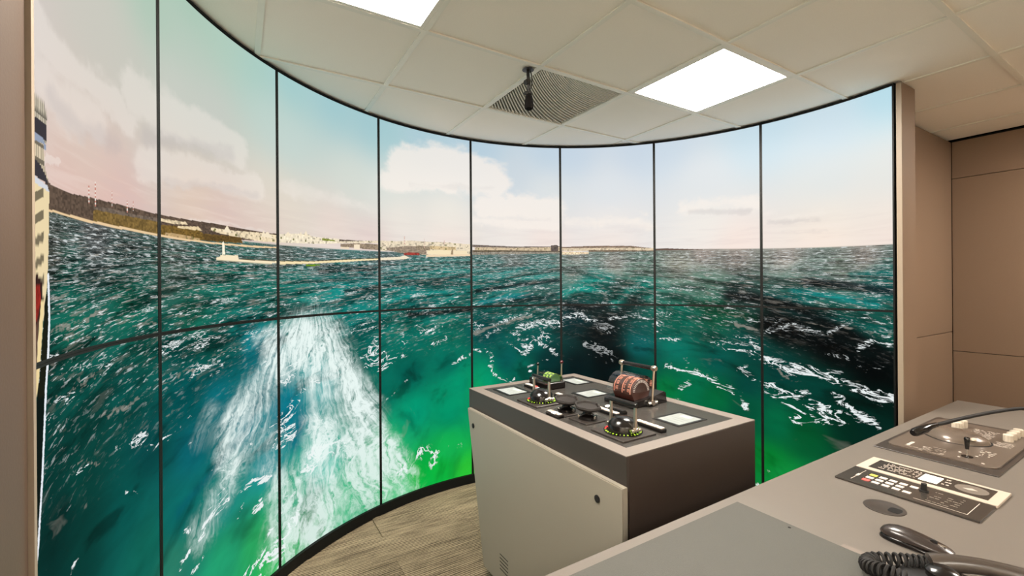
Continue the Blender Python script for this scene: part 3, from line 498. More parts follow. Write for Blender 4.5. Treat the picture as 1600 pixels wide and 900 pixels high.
def paint(S, Z):
    hz = np.interp(S, [h[0] for h in HORIZON], [h[1] for h in HORIZON]).astype(np.float32)
    e = hz - Z
    sky = idw(S, Z, SKY_COLOURS, .15, 3.4)
    sea = idw(S, np.minimum(Z, hz), SEA_COLOURS, .035)
    for pts, w, col, al in SEA_STROKES:
        k = (stroke(S, Z, pts, w) * al)[:, None]
        sea = sea * (1 - k) + np.array(col, np.float32) * k
    up = np.clip(-e / .004 * .5 + .5, 0, 1)[:, None]
    rgb = sea * (1 - up) + sky * up
    foam = np.zeros(len(S), np.float32); grey = foam.copy(); cloud = foam.copy(); shade = foam.copy(); wake = foam.copy()
    S0, Z0_ = S, Z                  # ragged edges for the hand-placed features
    A = S * PITCH
    S = S0 + ((fbm(A * 14, Z * 22) - .5) * .050 + (fbm(A * 60, Z * 90 + 7) - .5) * .022) / PITCH
    Z = Z0_ + (fbm(A * 14 + 50, Z * 22 + 9) - .5) * .042 + (fbm(A * 60 + 31, Z * 90) - .5) * .018
    for pts, w, a in FOAM_STROKES: foam = np.maximum(foam, stroke(S, Z, pts, w * 1.8) * a)
    for pts, w, a in GREY_STROKES: grey = np.maximum(grey, stroke(S, Z, pts, w * 1.2) * a)
    for pts, w, a in CLOUD_STROKES: cloud = np.maximum(cloud, stroke(S, Z, pts, w) * a)
    for pts, w, a in CLOUD_SHADE: shade = np.maximum(shade, stroke(S, Z, pts, w * 1.3) * a)
    for pts, w, a in WAKE_STROKES: wake = 1 - (1 - wake) * (1 - stroke(S, Z, pts, w) * a)
    S, Z = S0, Z0_
    wake *= 1 - .75 * stroke(S, Z, WAKE_HOLE, .24)
    splash = stroke(S, Z, HULL_SPLASH, .013)
    land = np.zeros(len(S), np.float32)
    for poly, col, tex in LAND_SHAPES:
        i = inpoly(S, Z, poly)
        if len(i) == 0: continue
        c = np.tile(np.array(col, np.float32), (len(i), 1))
        s, z = S[i], Z[i]
        if tex == 1:
            c *= (.82 + .36 * hash2(np.floor(s * 90), np.floor(z * 160 + s * 8)))[:, None]
        elif tex == 2:      # town: light blocks with darker gaps and windows
            bx, by = np.floor(s * 70 + hash2(np.floor(z * 110), 3.) * 2), np.floor(z * 110)
            h = hash2(bx, by)
            c *= np.where(h < .16, .76, .9 + .14 * h)[:, None]
            k = hash2(bx, by + 9.) > .975
            c[k] = (120, 118, 70)
        elif tex == 3:
            c *= np.where((np.floor(s * 260) % 3 == 0) | (np.floor(z * 120) % 4 == 0), .55, 1.05)[:, None]
        elif tex == 4:      # stacked balconies of the ship
            r = (z * 22 - s * 6) % 1
            q = (s * 60) % 1
            c *= np.where((r < .42) & (s < .155), .52, 1.0)[:, None]
        rgb[i] = np.minimum(c, 255); land[i] = 1
    for s0, lo, hi in MASTS:
        k = (np.abs(S - s0) < .0035) & (Z > lo) & (Z < hi)
        v = np.where((np.floor(Z * 180) % 2)[:, None] > 0, np.array((236, 226, 214), np.float32), np.array((196, 128, 112), np.float32))
        rgb[k] = v[k]; land[k] = 1
    for s0, lo, hi, w in SPIRES:
        t = np.clip((hi - Z) / max(hi - lo, 1e-3), 0, 1)
        k = (np.abs(S - s0) < w * t) & (Z > lo - .004) & (Z < hi)
        rgb[k] = (246, 230, 200); land[k] = 1
    near = land > 0
    if near.any():      # softened picture edges
        pass
    lnd = s2l(rgb)
    return lnd, e, foam, grey, cloud, shade, wake, land, splash

class X:
    """Tiny expression wrapper that turns arithmetic into math nodes."""
    nt = None
    def __init__(self, sock): self.s = sock
    @staticmethod
    def m(op, *a, clamp=False):
        n = X.nt.nodes.new('ShaderNodeMath'); n.operation = op; n.use_clamp = clamp
        for i, v in enumerate(a):
            if isinstance(v, X): X.nt.links.new(v.s, n.inputs[i])
            else: n.inputs[i].default_value = float(v)
        return X(n.outputs[0])
    def __add__(a, b): return X.m('ADD', a, b)
    def __radd__(a, b): return X.m('ADD', b, a)
    def __sub__(a, b): return X.m('SUBTRACT', a, b)
    def __rsub__(a, b): return X.m('SUBTRACT', b, a)
    def __mul__(a, b): return X.m('MULTIPLY', a, b)
    def __rmul__(a, b): return X.m('MULTIPLY', b, a)
    def __truediv__(a, b): return X.m('DIVIDE', a, b)
    def __rtruediv__(a, b): return X.m('DIVIDE', b, a)

def sstep(x, lo, hi, a=0.0, b=1.0):
    n = X.nt.nodes.new('ShaderNodeMapRange'); n.interpolation_type = 'SMOOTHSTEP'
    X.nt.links.new(x.s, n.inputs['Value'])
    n.inputs['From Min'].default_value = lo; n.inputs['From Max'].default_value = hi
    n.inputs['To Min'].default_value = a; n.inputs['To Max'].default_value = b
    return X(n.outputs[0])

def vec(x, y, z=0.0):
    n = X.nt.nodes.new('ShaderNodeCombineXYZ')
    for i, v in enumerate((x, y, z)):
        if isinstance(v, X): X.nt.links.new(v.s, n.inputs[i])
        else: n.inputs[i].default_value = v
    return n.outputs[0]

def noise(v, scale, detail=3, rough=.55, dist=0.0):
    n = X.nt.nodes.new('ShaderNodeTexNoise')
    n.inputs['Scale'].default_value = scale; n.inputs['Detail'].default_value = detail
    n.inputs['Roughness'].default_value = rough; n.inputs['Distortion'].default_value = dist
    X.nt.links.new(v, n.inputs['Vector'])
    return X(n.outputs[0])

def mixc(f, a, b):
    n = X.nt.nodes.new('ShaderNodeMix'); n.data_type = 'RGBA'
    X.nt.links.new(f.s, n.inputs['Factor'])
    for k, v in (('A', a), ('B', b)):
        if isinstance(v, tuple): n.inputs[k].default_value = lin(v) + (1,)
        else: X.nt.links.new(v, n.inputs[k])
    return n.outputs['Result']

def scale_c(c, f):
    n = X.nt.nodes.new('ShaderNodeVectorMath'); n.operation = 'SCALE'
    X.nt.links.new(c, n.inputs[0]); X.nt.links.new(f.s, n.inputs['Scale'])
    return n.outputs[0]

def attr(name):
    n = X.nt.nodes.new('ShaderNodeAttribute'); n.attribute_name = name
    return n
def split(sock):
    n = X.nt.nodes.new('ShaderNodeSeparateXYZ'); X.nt.links.new(sock, n.inputs[0])
    return [X(q) for q in n.outputs]

def mk_picture():
    m, nt, b = new_mat('video wall picture')
    X.nt = nt
    s, z, e = split(attr('pic').outputs['Vector'])
    base = attr('base').outputs['Color']
    f1 = attr('mask_a'); foam, grey, wake = split(f1.outputs['Vector'])
    f2 = attr('mask_b'); cloud, shade, land = split(f2.outputs['Vector'])
    splash = X(attr('splash').outputs['Fac'])
    # sea-surface coordinates: distance grows towards the horizon
    ec = X.m('MAXIMUM', e, 0.006)
    d = 1.0 / ec
    th = (s - 4.0) * abs(DPH)
    wx, wy = d * X.m('SINE', th), d * X.m('COSINE', th)
    W = vec(wx, wy * 0.62)
    P = vec(s * PITCH, z)
    insea = sstep(e, -.001, .003) * (1.0 - land)
    swell = noise(W, 2.3, 3, .5, .4)
    chop = noise(W, 9.0, 4, .6, .8)
    # wave trains: log-distance rows bent about the course line
    phi = X.m('LOGARITHM', ec, math.e) - .24 * X.m('ABSOLUTE', s - 5.2)
    train = noise(vec(s * 1.7, phi * 5.2), 1.0, 3, .55, .5)
    streak = noise(vec(s * 6.5, phi * 19.0), 1.0, 5, .62, .5)
    streak2 = noise(vec(s * 15.0 + 40.0, phi * 46.0), 1.0, 4, .6, .4)
    mid = sstep(e, .75, .30, 0.0, 1.0)                # wave rows fade out in the foreground
    hor = sstep(e, .004, .09)
    tone_near = (0.62 + swell * .6) * (0.68 + chop * .66)
    tone_far = sstep(train, .36, .64, .42, 1.5) * (.62 + streak * .76)
    tone = tone_near + (tone_far - tone_near) * mid * (.6 + hor * .4)
    c = scale_c(base, tone * insea + (1.0 - insea))
    dk2 = sstep(noise(W, 5.0, 4, .55, .5), .54, .68) * (1.0 - mid)
    c = scale_c(c, 1.0 - dk2 * insea * .5)
    dk = sstep(streak, .545, .65) * sstep(train, .62, .44) * mid
    c = scale_c(c, 1.0 - dk * insea * .72)
    # grey reflections of the sky
    gz = sstep(e, .5, .02, .18, .8)
    gr = sstep(streak, .46, .36) * mid * gz + sstep(grey * (chop * 1.9 - .2), .28, .5) * .6 + sstep(noise(W, 6.5, 4, .6, .6), .64, .72) * sstep(e, .1, .8, .5, .2) * (1.0 - mid)
    c = mixc(X.m('MINIMUM', gr, .8) * insea, c, (156, 150, 140))
    # whitecaps: broken webs of foam
    rid = noise(W, 13.0, 6, .62, 1.1)
    web = sstep(1.0 - X.m('ABSOLUTE', (rid - .5) * 2.0), .88, .985)
    patch = sstep(noise(vec(wx + 31.0, wy * .7 + 5.0), 3.4, 3, .55, .5), .555, .65)
    fine = noise(W, 30.0, 5, .68, .8)
    wf = sstep(web * patch * .8 + (fine - .5) * .9, .46, .70)
    ex = sstep(foam * .74 + web * foam * .42 + (fine - .5) * 1.2, .72, .96)
    spk = sstep(streak2, .56, .63) * sstep(streak, .62, .42) * mid * sstep(train, .38, .56, .35, 1.0)
    lum = split(base)[1]
    hzone = sstep(e, .004, .02) * sstep(e, .22, .06)
    hn = noise(vec(s * 17.0, z * 150.0), 1.0, 4, .62, .3)
    c = scale_c(c, 1.0 - sstep(hn, .50, .40) * hzone * insea * .55)
    spk = X.m('MAXIMUM', spk * sstep(lum, .004, .06, .3, 1.0), sstep(hn, .55, .63) * hzone * .75)
    fm = X.m('MAXIMUM', X.m('MAXIMUM', wf * sstep(lum, .003, .04, .4, 1.0), ex), spk * .9)
    c = mixc(X.m('MINIMUM', fm, 1.0) * insea, c, (234, 240, 240))
    # propeller wash: streaks fanning out below its head
    ax, ay = s - WAKE_APEX[0], WAKE_APEX[1] - z
    ang = X.m('ARCTAN2', ax * PITCH, ay + .02)
    rr = X.m('SQRT', ax * ax * (PITCH * PITCH) + ay * ay)
    warp = noise(P, 4.5, 4, .6, .6) + (noise(P, 2.2, 2, .5, .4) - .5) * .9
    lines = noise(vec(ang * 30.0 + warp * 6.5, rr * 3.4 + warp * 3.4), 1.0, 6, .64, .8)
    curl = noise(P, 8.0, 6, .66, 1.2)
    curlr = 1.0 - X.m('ABSOLUTE', (curl - .5) * 3.0)
    hole = sstep(noise(P, 4.2, 3, .55, .5), .38, .60, .72, 1.15)
    wl = lines * 1.5 + curlr * .34 - .52
    wk = sstep(wake * hole * (wl * 1.65 - .05), .08, .98)
    c = mixc(wk * insea * sstep(z, .1, .8, .80, .97), c, (236, 250, 246))
    sp2 = sstep(splash * (noise(P, 90.0, 4, .7, .5) * 1.7 + .05), .40, .62)
    c = mixc(sp2, c, (232, 238, 244))
    # clouds
    cn = noise(vec(s * 2.1, z * 4.6), 1.4, 6, .58, .35)
    cd = sstep(cloud + (cn - .5) * .95, .22, .62)
    insky = sstep(e, -.012, -.002, 1.0, 0.0) * (1.0 - land)
    c = mixc(cd * insky * sstep(s, 2.5, 3.2, .36, .8), c, (246, 238, 230))
    sh = sstep(shade + (cn - .5) * .6, .25, .9)
    c = mixc(sh * insky * .30, c, (178, 172, 174))
    wisp = noise(vec(s * 1.2, z * 17.0), 1.5, 4, .6, .6)
    lowsky = sstep(e, -.32, -.03) * insky
    c = mixc(sstep(wisp, .46, .70) * lowsky * .22, c, (250, 238, 230))
    c = mixc(sstep(wisp, .52, .34) * lowsky * .16, c, (206, 190, 190))
    em = nt.nodes.new('ShaderNodeEmission'); em.inputs['Strength'].default_value = SCREEN_GAIN
    nt.links.new(c, em.inputs['Color'])
    gl = nt.nodes.new('ShaderNodeBsdfGlossy'); gl.inputs['Color'].default_value = (.006, .006, .006, 1); gl.inputs['Roughness'].default_value = .42
    ad = nt.nodes.new('ShaderNodeAddShader')          # anti-glare pane: a faint mirror over the lit picture
    nt.links.new(em.outputs[0], ad.inputs[0]); nt.links.new(gl.outputs[0], ad.inputs[1])
    nt.links.new(ad.outputs[0], nt.nodes['Material Output'].inputs[0])
    nt.nodes.remove(b)
    m.cycles.emission_sampling = 'NONE'
    return m
M['picture'] = mk_picture()

def grid_mesh(name, s0, s1, zs, ns, r):
    ss = np.linspace(s0, s1, ns + 1)
    zs = np.asarray(zs); nz = len(zs) - 1
    SS, ZZ = np.meshgrid(ss, zs)
    S, Z = SS.ravel().astype(np.float32), ZZ.ravel().astype(np.float32)
    T = PH + DPH * S
    co = np.stack([CX + r * np.cos(T), CY + r * np.sin(T), Z], 1).astype(np.float32)
    a = (np.arange(nz)[:, None] * (ns + 1) + np.arange(ns)[None, :]).ravel()
    q = np.stack([a, a + 1, a + ns + 2, a + ns + 1], 1).astype(np.int32)
    me = bpy.data.meshes.new(name)
    me.vertices.add(len(co)); me.vertices.foreach_set('co', co.ravel())
    me.loops.add(q.size); me.loops.foreach_set('vertex_index', q.ravel())
    me.polygons.add(len(q)); me.polygons.foreach_set('loop_start', (np.arange(len(q)) * 4).astype(np.int32))
    me.polygons.foreach_set('use_smooth', np.ones(len(q), bool))
    me.update(calc_edges=True)
    return me, S, Z

def arc_strip(bm, s0, s1, r0, r1, z0, z1, n):
    """Solid curved bar between two radii and two heights."""
    rows = []
    for i in range(n + 1):
        s = s0 + (s1 - s0) * i / n
        (xa, ya), (xb, yb) = on_arc(s, r0), on_arc(s, r1)
        rows.append([bm.verts.new((xa, ya, z0)), bm.verts.new((xa, ya, z1)), bm.verts.new((xb, yb, z1)), bm.verts.new((xb, yb, z0))])
    for i in range(n):
        for k in range(4):
            bm.faces.new((rows[i][k], rows[i][(k + 1) % 4], rows[i + 1][(k + 1) % 4], rows[i + 1][k]))
    bm.faces.new(rows[0]); bm.faces.new(list(reversed(rows[-1])))
    bmesh.ops.recalc_face_normals(bm, faces=bm.faces[:])
    return bm

UPPER = [('upper left end curved display panel showing pink sky, dark headland and a ship side'),
         ('upper curved display panel showing grey clouds, shore town and small white lighthouse'),
         ('upper curved display panel showing pale blue sky over a long cream breakwater'),
         ('upper curved display panel showing a big white cloud over a harbour with red hull'),
         ('upper curved display panel left of ceiling microphone seam showing a low hazy town with a tower block'),
         ('upper curved display panel showing thin grey headland and breaking wave crests'),
         ('upper curved display panel showing open grey sea where the land ends'),
         ('upper right end curved display panel beside the grey pillar showing open sea')]
UPPER[4] = 'upper curved display panel showing a low hazy far town with one dark tower block'
LOWER = [('lower left end curved display panel showing dark teal water and white hull splash'),
         ('lower curved display panel showing diagonal blue foam left of the white wash'),
         ('lower curved display panel showing the thickest white propeller wash'),
         ('lower curved display panel showing plain bright green water left of the console'),
         ('lower curved display panel behind the console left end showing foam rings on teal water'),
         ('lower curved display panel behind the console showing a nearly black wave trough'),
         ('lower curved display panel behind the console right end showing green water with foam arc'),
         ('lower right end curved display panel above the desk showing a black diagonal trough')]
BZ = 0.0085            # half seam between two panels
for row, (za, zb) in enumerate(((ZM, Z1), (Z0, ZM))):
    for k in range(8):
        s0, s1 = k + BZ / PITCH, k + 1 - BZ / PITCH
        z0 = za + (.0065 if row == 0 else 0.0); z1 = zb - (.0065 if row == 1 else .002)
        x, y = on_arc(k + .5)
        t = thing('display_panel', (UPPER if row == 0 else LOWER)[k], 'display panel', (x, y, za), 'curved video wall panels')
        if row == 0:
            zs = np.concatenate([np.arange(z0, 1.56, .008), np.arange(1.56, 1.80, .0025), np.arange(1.80, z1 - .006, .013), [z1]])
            ns = 230
        else:
            zs = np.linspace(z0, z1, 150); ns = 230 if k == 0 else 100
        me, S, Z = grid_mesh('screen', s0, s1, zs, ns, RAD)
        rgb, e, foam, grey, cloud, shade, wake, land, splash = paint(S, Z)
        for nm, dat in (('pic', np.stack([S, Z, e], 1)), ('mask_a', np.stack([foam, grey, wake], 1)), ('mask_b', np.stack([cloud, shade, land], 1))):
            at = me.attributes.new(nm, 'FLOAT_VECTOR', 'POINT'); at.data.foreach_set('vector', dat.astype(np.float32).ravel())
        at = me.attributes.new('base', 'FLOAT_COLOR', 'POINT')
        at.data.foreach_set('color', np.concatenate([rgb, np.ones((len(S), 1))], 1).astype(np.float32).ravel())
        at = me.attributes.new('splash', 'FLOAT', 'POINT'); at.data.foreach_set('value', splash.astype(np.float32))
        me.materials.append(M['picture'])
        obj('screen', me, None, t)
        bm = B()        # thin black frame around the picture
        arc_strip(bm, k + .0006, s0, RAD - .0015, RAD + .028, za, zb, 2)
        arc_strip(bm, s1, k + 1 - .0006, RAD - .0015, RAD + .028, za, zb, 2)
        arc_strip(bm, s0, s1, RAD - .0015, RAD + .028, za + .0004, z0, 14)
        arc_strip(bm, s0, s1, RAD - .0015, RAD + .028, z1, zb - .0004, 14)
        obj('bezel', bm, M['black_frame'], t)
        obj('housing', arc_strip(B(), k + .01, k + .99, RAD + .0285, RAD + .06, za + .004, zb - .004, 14), M['black_frame'], t)
# black skirting under the screens and black closer strip at the ceiling
struct('baseboard_curved', arc_strip(B(), .0, 8, RAD - .016, RAD + .04, -.004, Z0 - .0005, 120), M['black_frame'])
struct('trim_3', arc_strip(B(), .0, 8, RAD - .004, RAD + .07, Z1 + .0005, ZC - .0045, 120), M['shadow_black'])
struct('wall_behind_screens', arc_strip(B(), .3, 7.55, RAD + .09, RAD + .14, 0, ZC - .005, 60), M['wall'])

# ---------------------------------------------------------------- ceiling fittings
names = {(-1, -1): 'square lit ceiling lamp cut off by the top edge, nearest the left screens',
         (2, -1): 'square lit ceiling lamp beside the ceiling vent, nearest the right screens',
         (5, -4): 'square lit ceiling lamp assumed out of view to the right near the end wall',
         (-4, -3): 'unseen square ceiling lamp added as fill in the left bay beside the left screens wall',
         (-4, -6): 'unseen square ceiling lamp added as fill in the back left corner of the room',
         (-1, -7): 'unseen square ceiling lamp added as fill by the back wall left of middle'}
for (i, j) in LIGHT_CELLS:
    x0, y0 = GX + i * G, GY + j * G
    t = thing('ceiling_light', names[(i, j)], 'ceiling light', (x0 + .3, y0 + .3, ZC), 'recessed ceiling lamps')
    bm = B()
    for a in ((.0125, .03, .0125, .5875), (.57, .5875, .0125, .5875), (.03, .57, .0125, .03), (.03, .57, .57, .5875)):
        box(bm, x0 + a[0], x0 + a[1], y0 + a[2], y0 + a[3], ZC - .003, ZC + .05)
    obj('frame', bm, M['grid'], t)
    obj('diffuser', box(B(), x0 + .0302, x0 + .5698, y0 + .0302, y0 + .5698, ZC + .001, ZC + .008), M['lamp'], t)

i, j = VENT_CELL
x0, y0 = GX + i * G, GY + j * G
vent = thing('ceiling_vent', 'square ribbed ceiling vent with curved slats behind the hanging microphone', 'vent', (x0 + .3, y0 + .3, ZC))
obj('backing', box(B(), x0 + .0125, x0 + .5875, y0 + .0125, y0 + .5875, ZC + .016, ZC + .03), mat('vent backing', (96, 92, 82), .8), vent)
bm = B()
for a in ((.0125, .02, .0125, .5875), (.58, .5875, .0125, .5875), (.02, .58, .0125, .02), (.02, .58, .58, .5875)):
    box(bm, x0 + a[0], x0 + a[1], y0 + a[2], y0 + a[3], ZC - .002, ZC + .0155)
obj('frame', bm, M['grid'], vent)
M['slat'] = mat('vent slat', (206, 201, 186), .5, var=.04)
def slope(u, v): return max(.08, 1.2 - 1.1 * (u - .15) + .5 * (v - .88))
def trace(u, v):
    fw, p = [(u, v)], (u, v)
    for sgn in (1, -1):
        a, b2 = u, v; seg = []
        for _ in range(400):
            k = slope(a, b2); n = math.hypot(1, k)
            a += sgn * .025 / n; b2 += sgn * .025 * k / n
            if not (.036 < a < .964 and .036 < b2 < .964): break
            seg.append((a, b2))
        fw = fw + seg if sgn == 1 else list(reversed(seg)) + fw
    return fw
for q in range(44):
    t = (q + .5) / 44
    u, v = .036 + .928 * t, .964 - .928 * t
    c = trace(u, v)
    if len(c) < 3: continue
    bm = B(); rows = []
    for a, b2 in c:
        k = slope(a, b2); n = math.hypot(1, k); nx, ny = k / n * .0036, -1 / n * .0036
        X0, Y0 = x0 + a * G, y0 + b2 * G
        rows.append([bm.verts.new((X0 - nx, Y0 - ny, ZC + .001)), bm.verts.new((X0 + nx, Y0 + ny, ZC + .001)), bm.verts.new((X0 + nx, Y0 + ny, ZC + .012)), bm.verts.new((X0 - nx, Y0 - ny, ZC + .012))])
    for r0, r1 in zip(rows[:-1], rows[1:]):
        for m in range(4): bm.faces.new((r0[m], r0[(m + 1) % 4], r1[(m + 1) % 4], r1[m]))
    bmesh.ops.recalc_face_normals(bm, faces=bm.faces[:])
    obj('slat', bm, M['slat'], vent)

# microphone hanging from the ceiling
mx, my = 1.246, 1.863
mic = thing('ceiling_microphone', 'black foam covered microphone hanging from the ceiling beside the vent', 'microphone', (mx, my, ZC))
obj('mounting_plate', lathe(B(), [(.0, -.0005), (.026, -.0005), (.03, -.004), (.0, -.006)], mx, my, ZC, 24), M['black'], mic)
obj('stem', tube(B(), [(mx, my, ZC - .005), (mx, my, ZC - .035), (mx + .002, my, ZC - .06)], .008, 12), M['black'], mic)
bm = lathe(B(), [(.0, -.012), (.012, -.012), (.012, .012), (.0, .012)], mx - .008, my, ZC - .064, 16, 'Y')
box(bm, mx - .006, mx + .010, my - .009, my + .009, ZC - .082, ZC - .052, .002)
obj('swivel_joint', bm, M['black'], mic)
obj('bracket', tube(B(), [(mx, my, ZC - .08), (mx + .002, my, ZC - .10), (mx + .001, my, ZC - .122)], .0075, 12), M['black'], mic)
bm = lathe(B(), [(.0, -.009), (.009, -.009), (.009, .009), (.0, .009)], mx - .012, my, ZC - .122, 16, 'Y')
lathe(bm, [(.0, -.01), (.008, -.01), (.008, .008), (.0, .008)], mx + .012, my, ZC - .118, 16, 'X')
obj('knob', bm, M['black'], mic)
cb = smooth_path([(mx + .014, my, ZC - .004), (mx + .022, my, ZC - .03), (mx + .022, my, ZC - .07), (mx + .012, my, ZC - .10), (mx + .012, my, ZC - .118)], 6)
obj('cable', tube(B(), cb, .0028, 8), M['rubber'], mic, True)
obj('foam_windscreen', lathe(B(), [(.0, .0), (.013, -.003), (.018, -.015), (.021, -.035), (.0225, -.06), (.021, -.073), (.012, -.079), (.0, -.08)], mx + .004, my, ZC - .124, 24), M['foam'], mic, True)

# ---------------------------------------------------------------- wing console
X0, X1, Y0, Y1, ZT = 1.035, 1.745, 1.008, 2.127, .9
con = thing('bridge_wing_console', 'charcoal console with grey rim and cream side panel in front of the screens', 'console', (X0, Y0, 0))
bm = B()
P = [(Y0 + .004, .055), (Y0 + .004, .868), (Y1 - .004, .868), (Y1 - .004, .80), (Y1 - .19, .07), (Y1 - .22, .055)]
a = [bm.verts.new((X0 + .004, p[0], p[1])) for p in P]; c = [bm.verts.new((X1 - .004, p[0], p[1])) for p in P]
bm.faces.new(a); bm.faces.new(list(reversed(c)))
for k in range(len(P)): bm.faces.new((a[k], c[k], c[(k + 1) % len(P)], a[(k + 1) % len(P)]))
bmesh.ops.recalc_face_normals(bm, faces=bm.faces[:])
obj('body', bm, M['console_side'], con)
bm = B()        # dark fascia band under the rim
box(bm, X0, X0 + .012, Y0 + .0, Y1, .79, .8985, .001)
box(bm, X0 + .0125, X1 - .0125, Y1 - .012, Y1, .79, .8985, .001)
obj('fascia', bm, M['console_dark'], con)
obj('front_board', box(B(), X0 + .0122, X1, Y0, Y0 + .0035, .056, .8985, .001), M['console_side'], con)
obj('end_board', box(B(), X1 - .0035, X1, Y0 + .0036, Y1 - .2, .056, .8985, .001), M['console_side'], con)
bm = B()        # rim: four mitred boards
W = .055
for quad in (((X0, Y0), (X1, Y0), (X1 - W, Y0 + W), (X0 + W, Y0 + W)), ((X1, Y0), (X1, Y1), (X1 - W, Y1 - W), (X1 - W, Y0 + W)),
             ((X1, Y1), (X0, Y1), (X0 + W, Y1 - W), (X1 - W, Y1 - W)), ((X0, Y1), (X0, Y0), (X0 + W, Y0 + W), (X0 + W, Y1 - W))):
    prism(bm, quad, .8990, .9012)
obj('rim', bm, M['console_frame'], con)
obj('tray', box(B(), X0 + .012, X1 - .012, Y0 + .012, Y1 - .012, .869, .8935), M['shadow_black'], con)
for x_0, x_1, y_0, y_1 in ((X0 + .057, 1.299, Y0 + .057, 2.069), (1.302, X1 - .057, Y0 + .057, 1.445), (1.302, X1 - .057, 1.448, 2.069)):
    obj('cover_plate', box(B(), x_0, x_1, y_0, y_1, .894, .9, .0008), M['console_top'], con)
bm = B()
PP = [(1.003, .10), (1.003, .806), (2.103, .806), (1.940, .085), (1.925, .072), (1.03, .072)]
a = [bm.verts.new((1.0135, p[0], p[1])) for p in PP]; c = [bm.verts.new((1.0335, p[0], p[1])) for p in PP]
fa = bm.faces.new(a); bm.faces.new(list(reversed(c)))
for k in range(len(PP)): bm.faces.new((a[k], c[k], c[(k + 1) % len(PP)], a[(k + 1) % len(PP)]))
bmesh.ops.recalc_face_normals(bm, faces=bm.faces[:])
bmesh.ops.bevel(bm, geom=list(fa.edges), offset=.003, segments=2, affect='EDGES')
panel = obj('side_panel', bm, M['cream'], con)
for yy in (2.037, 1.119):
    bm = lathe(B(), [(.0, -.004), (.0085, -.004), (.0125, -.0025), (.0125, .0), (.0, .0)], 1.0133, yy, .73, 24, 'X')
    lk = obj('panel_lock', bm, M['rubber'], panel)
for k in range(5):
    zc = .214 - k * .0165
    bm = B(); q = [(1.775, zc + .008), (1.775, zc + .0048), (1.702, zc - .0035), (1.702, zc - .0003)]
    q = [(1.775, zc + .0015), (1.702, zc + .0015), (1.702, zc - .0015), (1.775, zc - .0015)]
    a = [bm.verts.new((1.0128, p[0], p[1])) for p in q]; c = [bm.verts.new((1.0138, p[0], p[1])) for p in q]
    bm.faces.new(a); bm.faces.new(list(reversed(c)))
    for m in range(4): bm.faces.new((a[m], c[m], c[(m + 1) % 4], a[(m + 1) % 4]))
    obj('vent_slot', bm, M['shadow_black'], panel)
obj('plinth', box(B(), X0 + .04, X1 - .04, Y0 + .06, Y1 - .26, 0.0, .054), M['rubber'], con)
for xx, yy in ((X0 + .02, Y1 - .235), (X1 - .06, Y1 - .235)):
    obj('foot', box(B(), xx, xx + .04, yy, yy + .03, 0.0, .054, .002), M['rubber'], con)

# flush touch displays in the console top
def touch(x0, x1, y0, y1, label, lit):
    t = thing('touch_display', label, 'display', ((x0 + x1) / 2, (y0 + y1) / 2, .9), 'touch displays in the console top')
    bm = B()
    for a in ((x0 - .016, x0, y0 - .012, y1 + .012), (x1, x1 + .016, y0 - .012, y1 + .012), (x0, x1, y0 - .012, y0), (x0, x1, y1, y1 + .012)):
        box(bm, *a, .9001, .9022)
    obj('bezel', bm, M['bezel_dark'], t)
    sc = obj('screen', box(B(), x0, x1, y0, y1, .9001, .9014), M['touch'], t)
    w, h = x1 - x0, y1 - y0
    obj('lit_field', box(B(), x1 - w * .28, x1 - w * .08, y0 + h * .30, y0 + h * .72, .90141, .9016), M['touch_green'], sc)
    for k in range(3):
        obj('screen_line', box(B(), x0 + w * (.16 + .17 * k), x0 + w * (.175 + .17 * k), y0 + h * .15, y0 + h * (.85 - .2 * (k % 2)), .90141, .9015), M['touch_line'], sc)
M['touch'] = mat('lit grey display', (120, 122, 118), .12, emit=(186, 188, 182), strength=.62, scale=14, var=.25)
M['touch_green'] = mat('pale green field', (150, 170, 140), .12, emit=(214, 228, 196), strength=.8)
M['touch_line'] = mat('display line', (110, 112, 108), .2, emit=(136, 138, 134), strength=.5)
touch(1.14, 1.243, 1.885, 2.02, 'small touch display at the far left corner of the console top', 1)
touch(1.567, 1.655, 1.885, 2.018, 'small touch display at the far right corner of the console top', 1)
touch(1.432, 1.556, 1.640, 1.738, 'small touch display beside the large telegraph drum', 1)
touch(1.436, 1.575, 1.124, 1.230, 'brightest touch display on the console corner nearest the desk', 1)

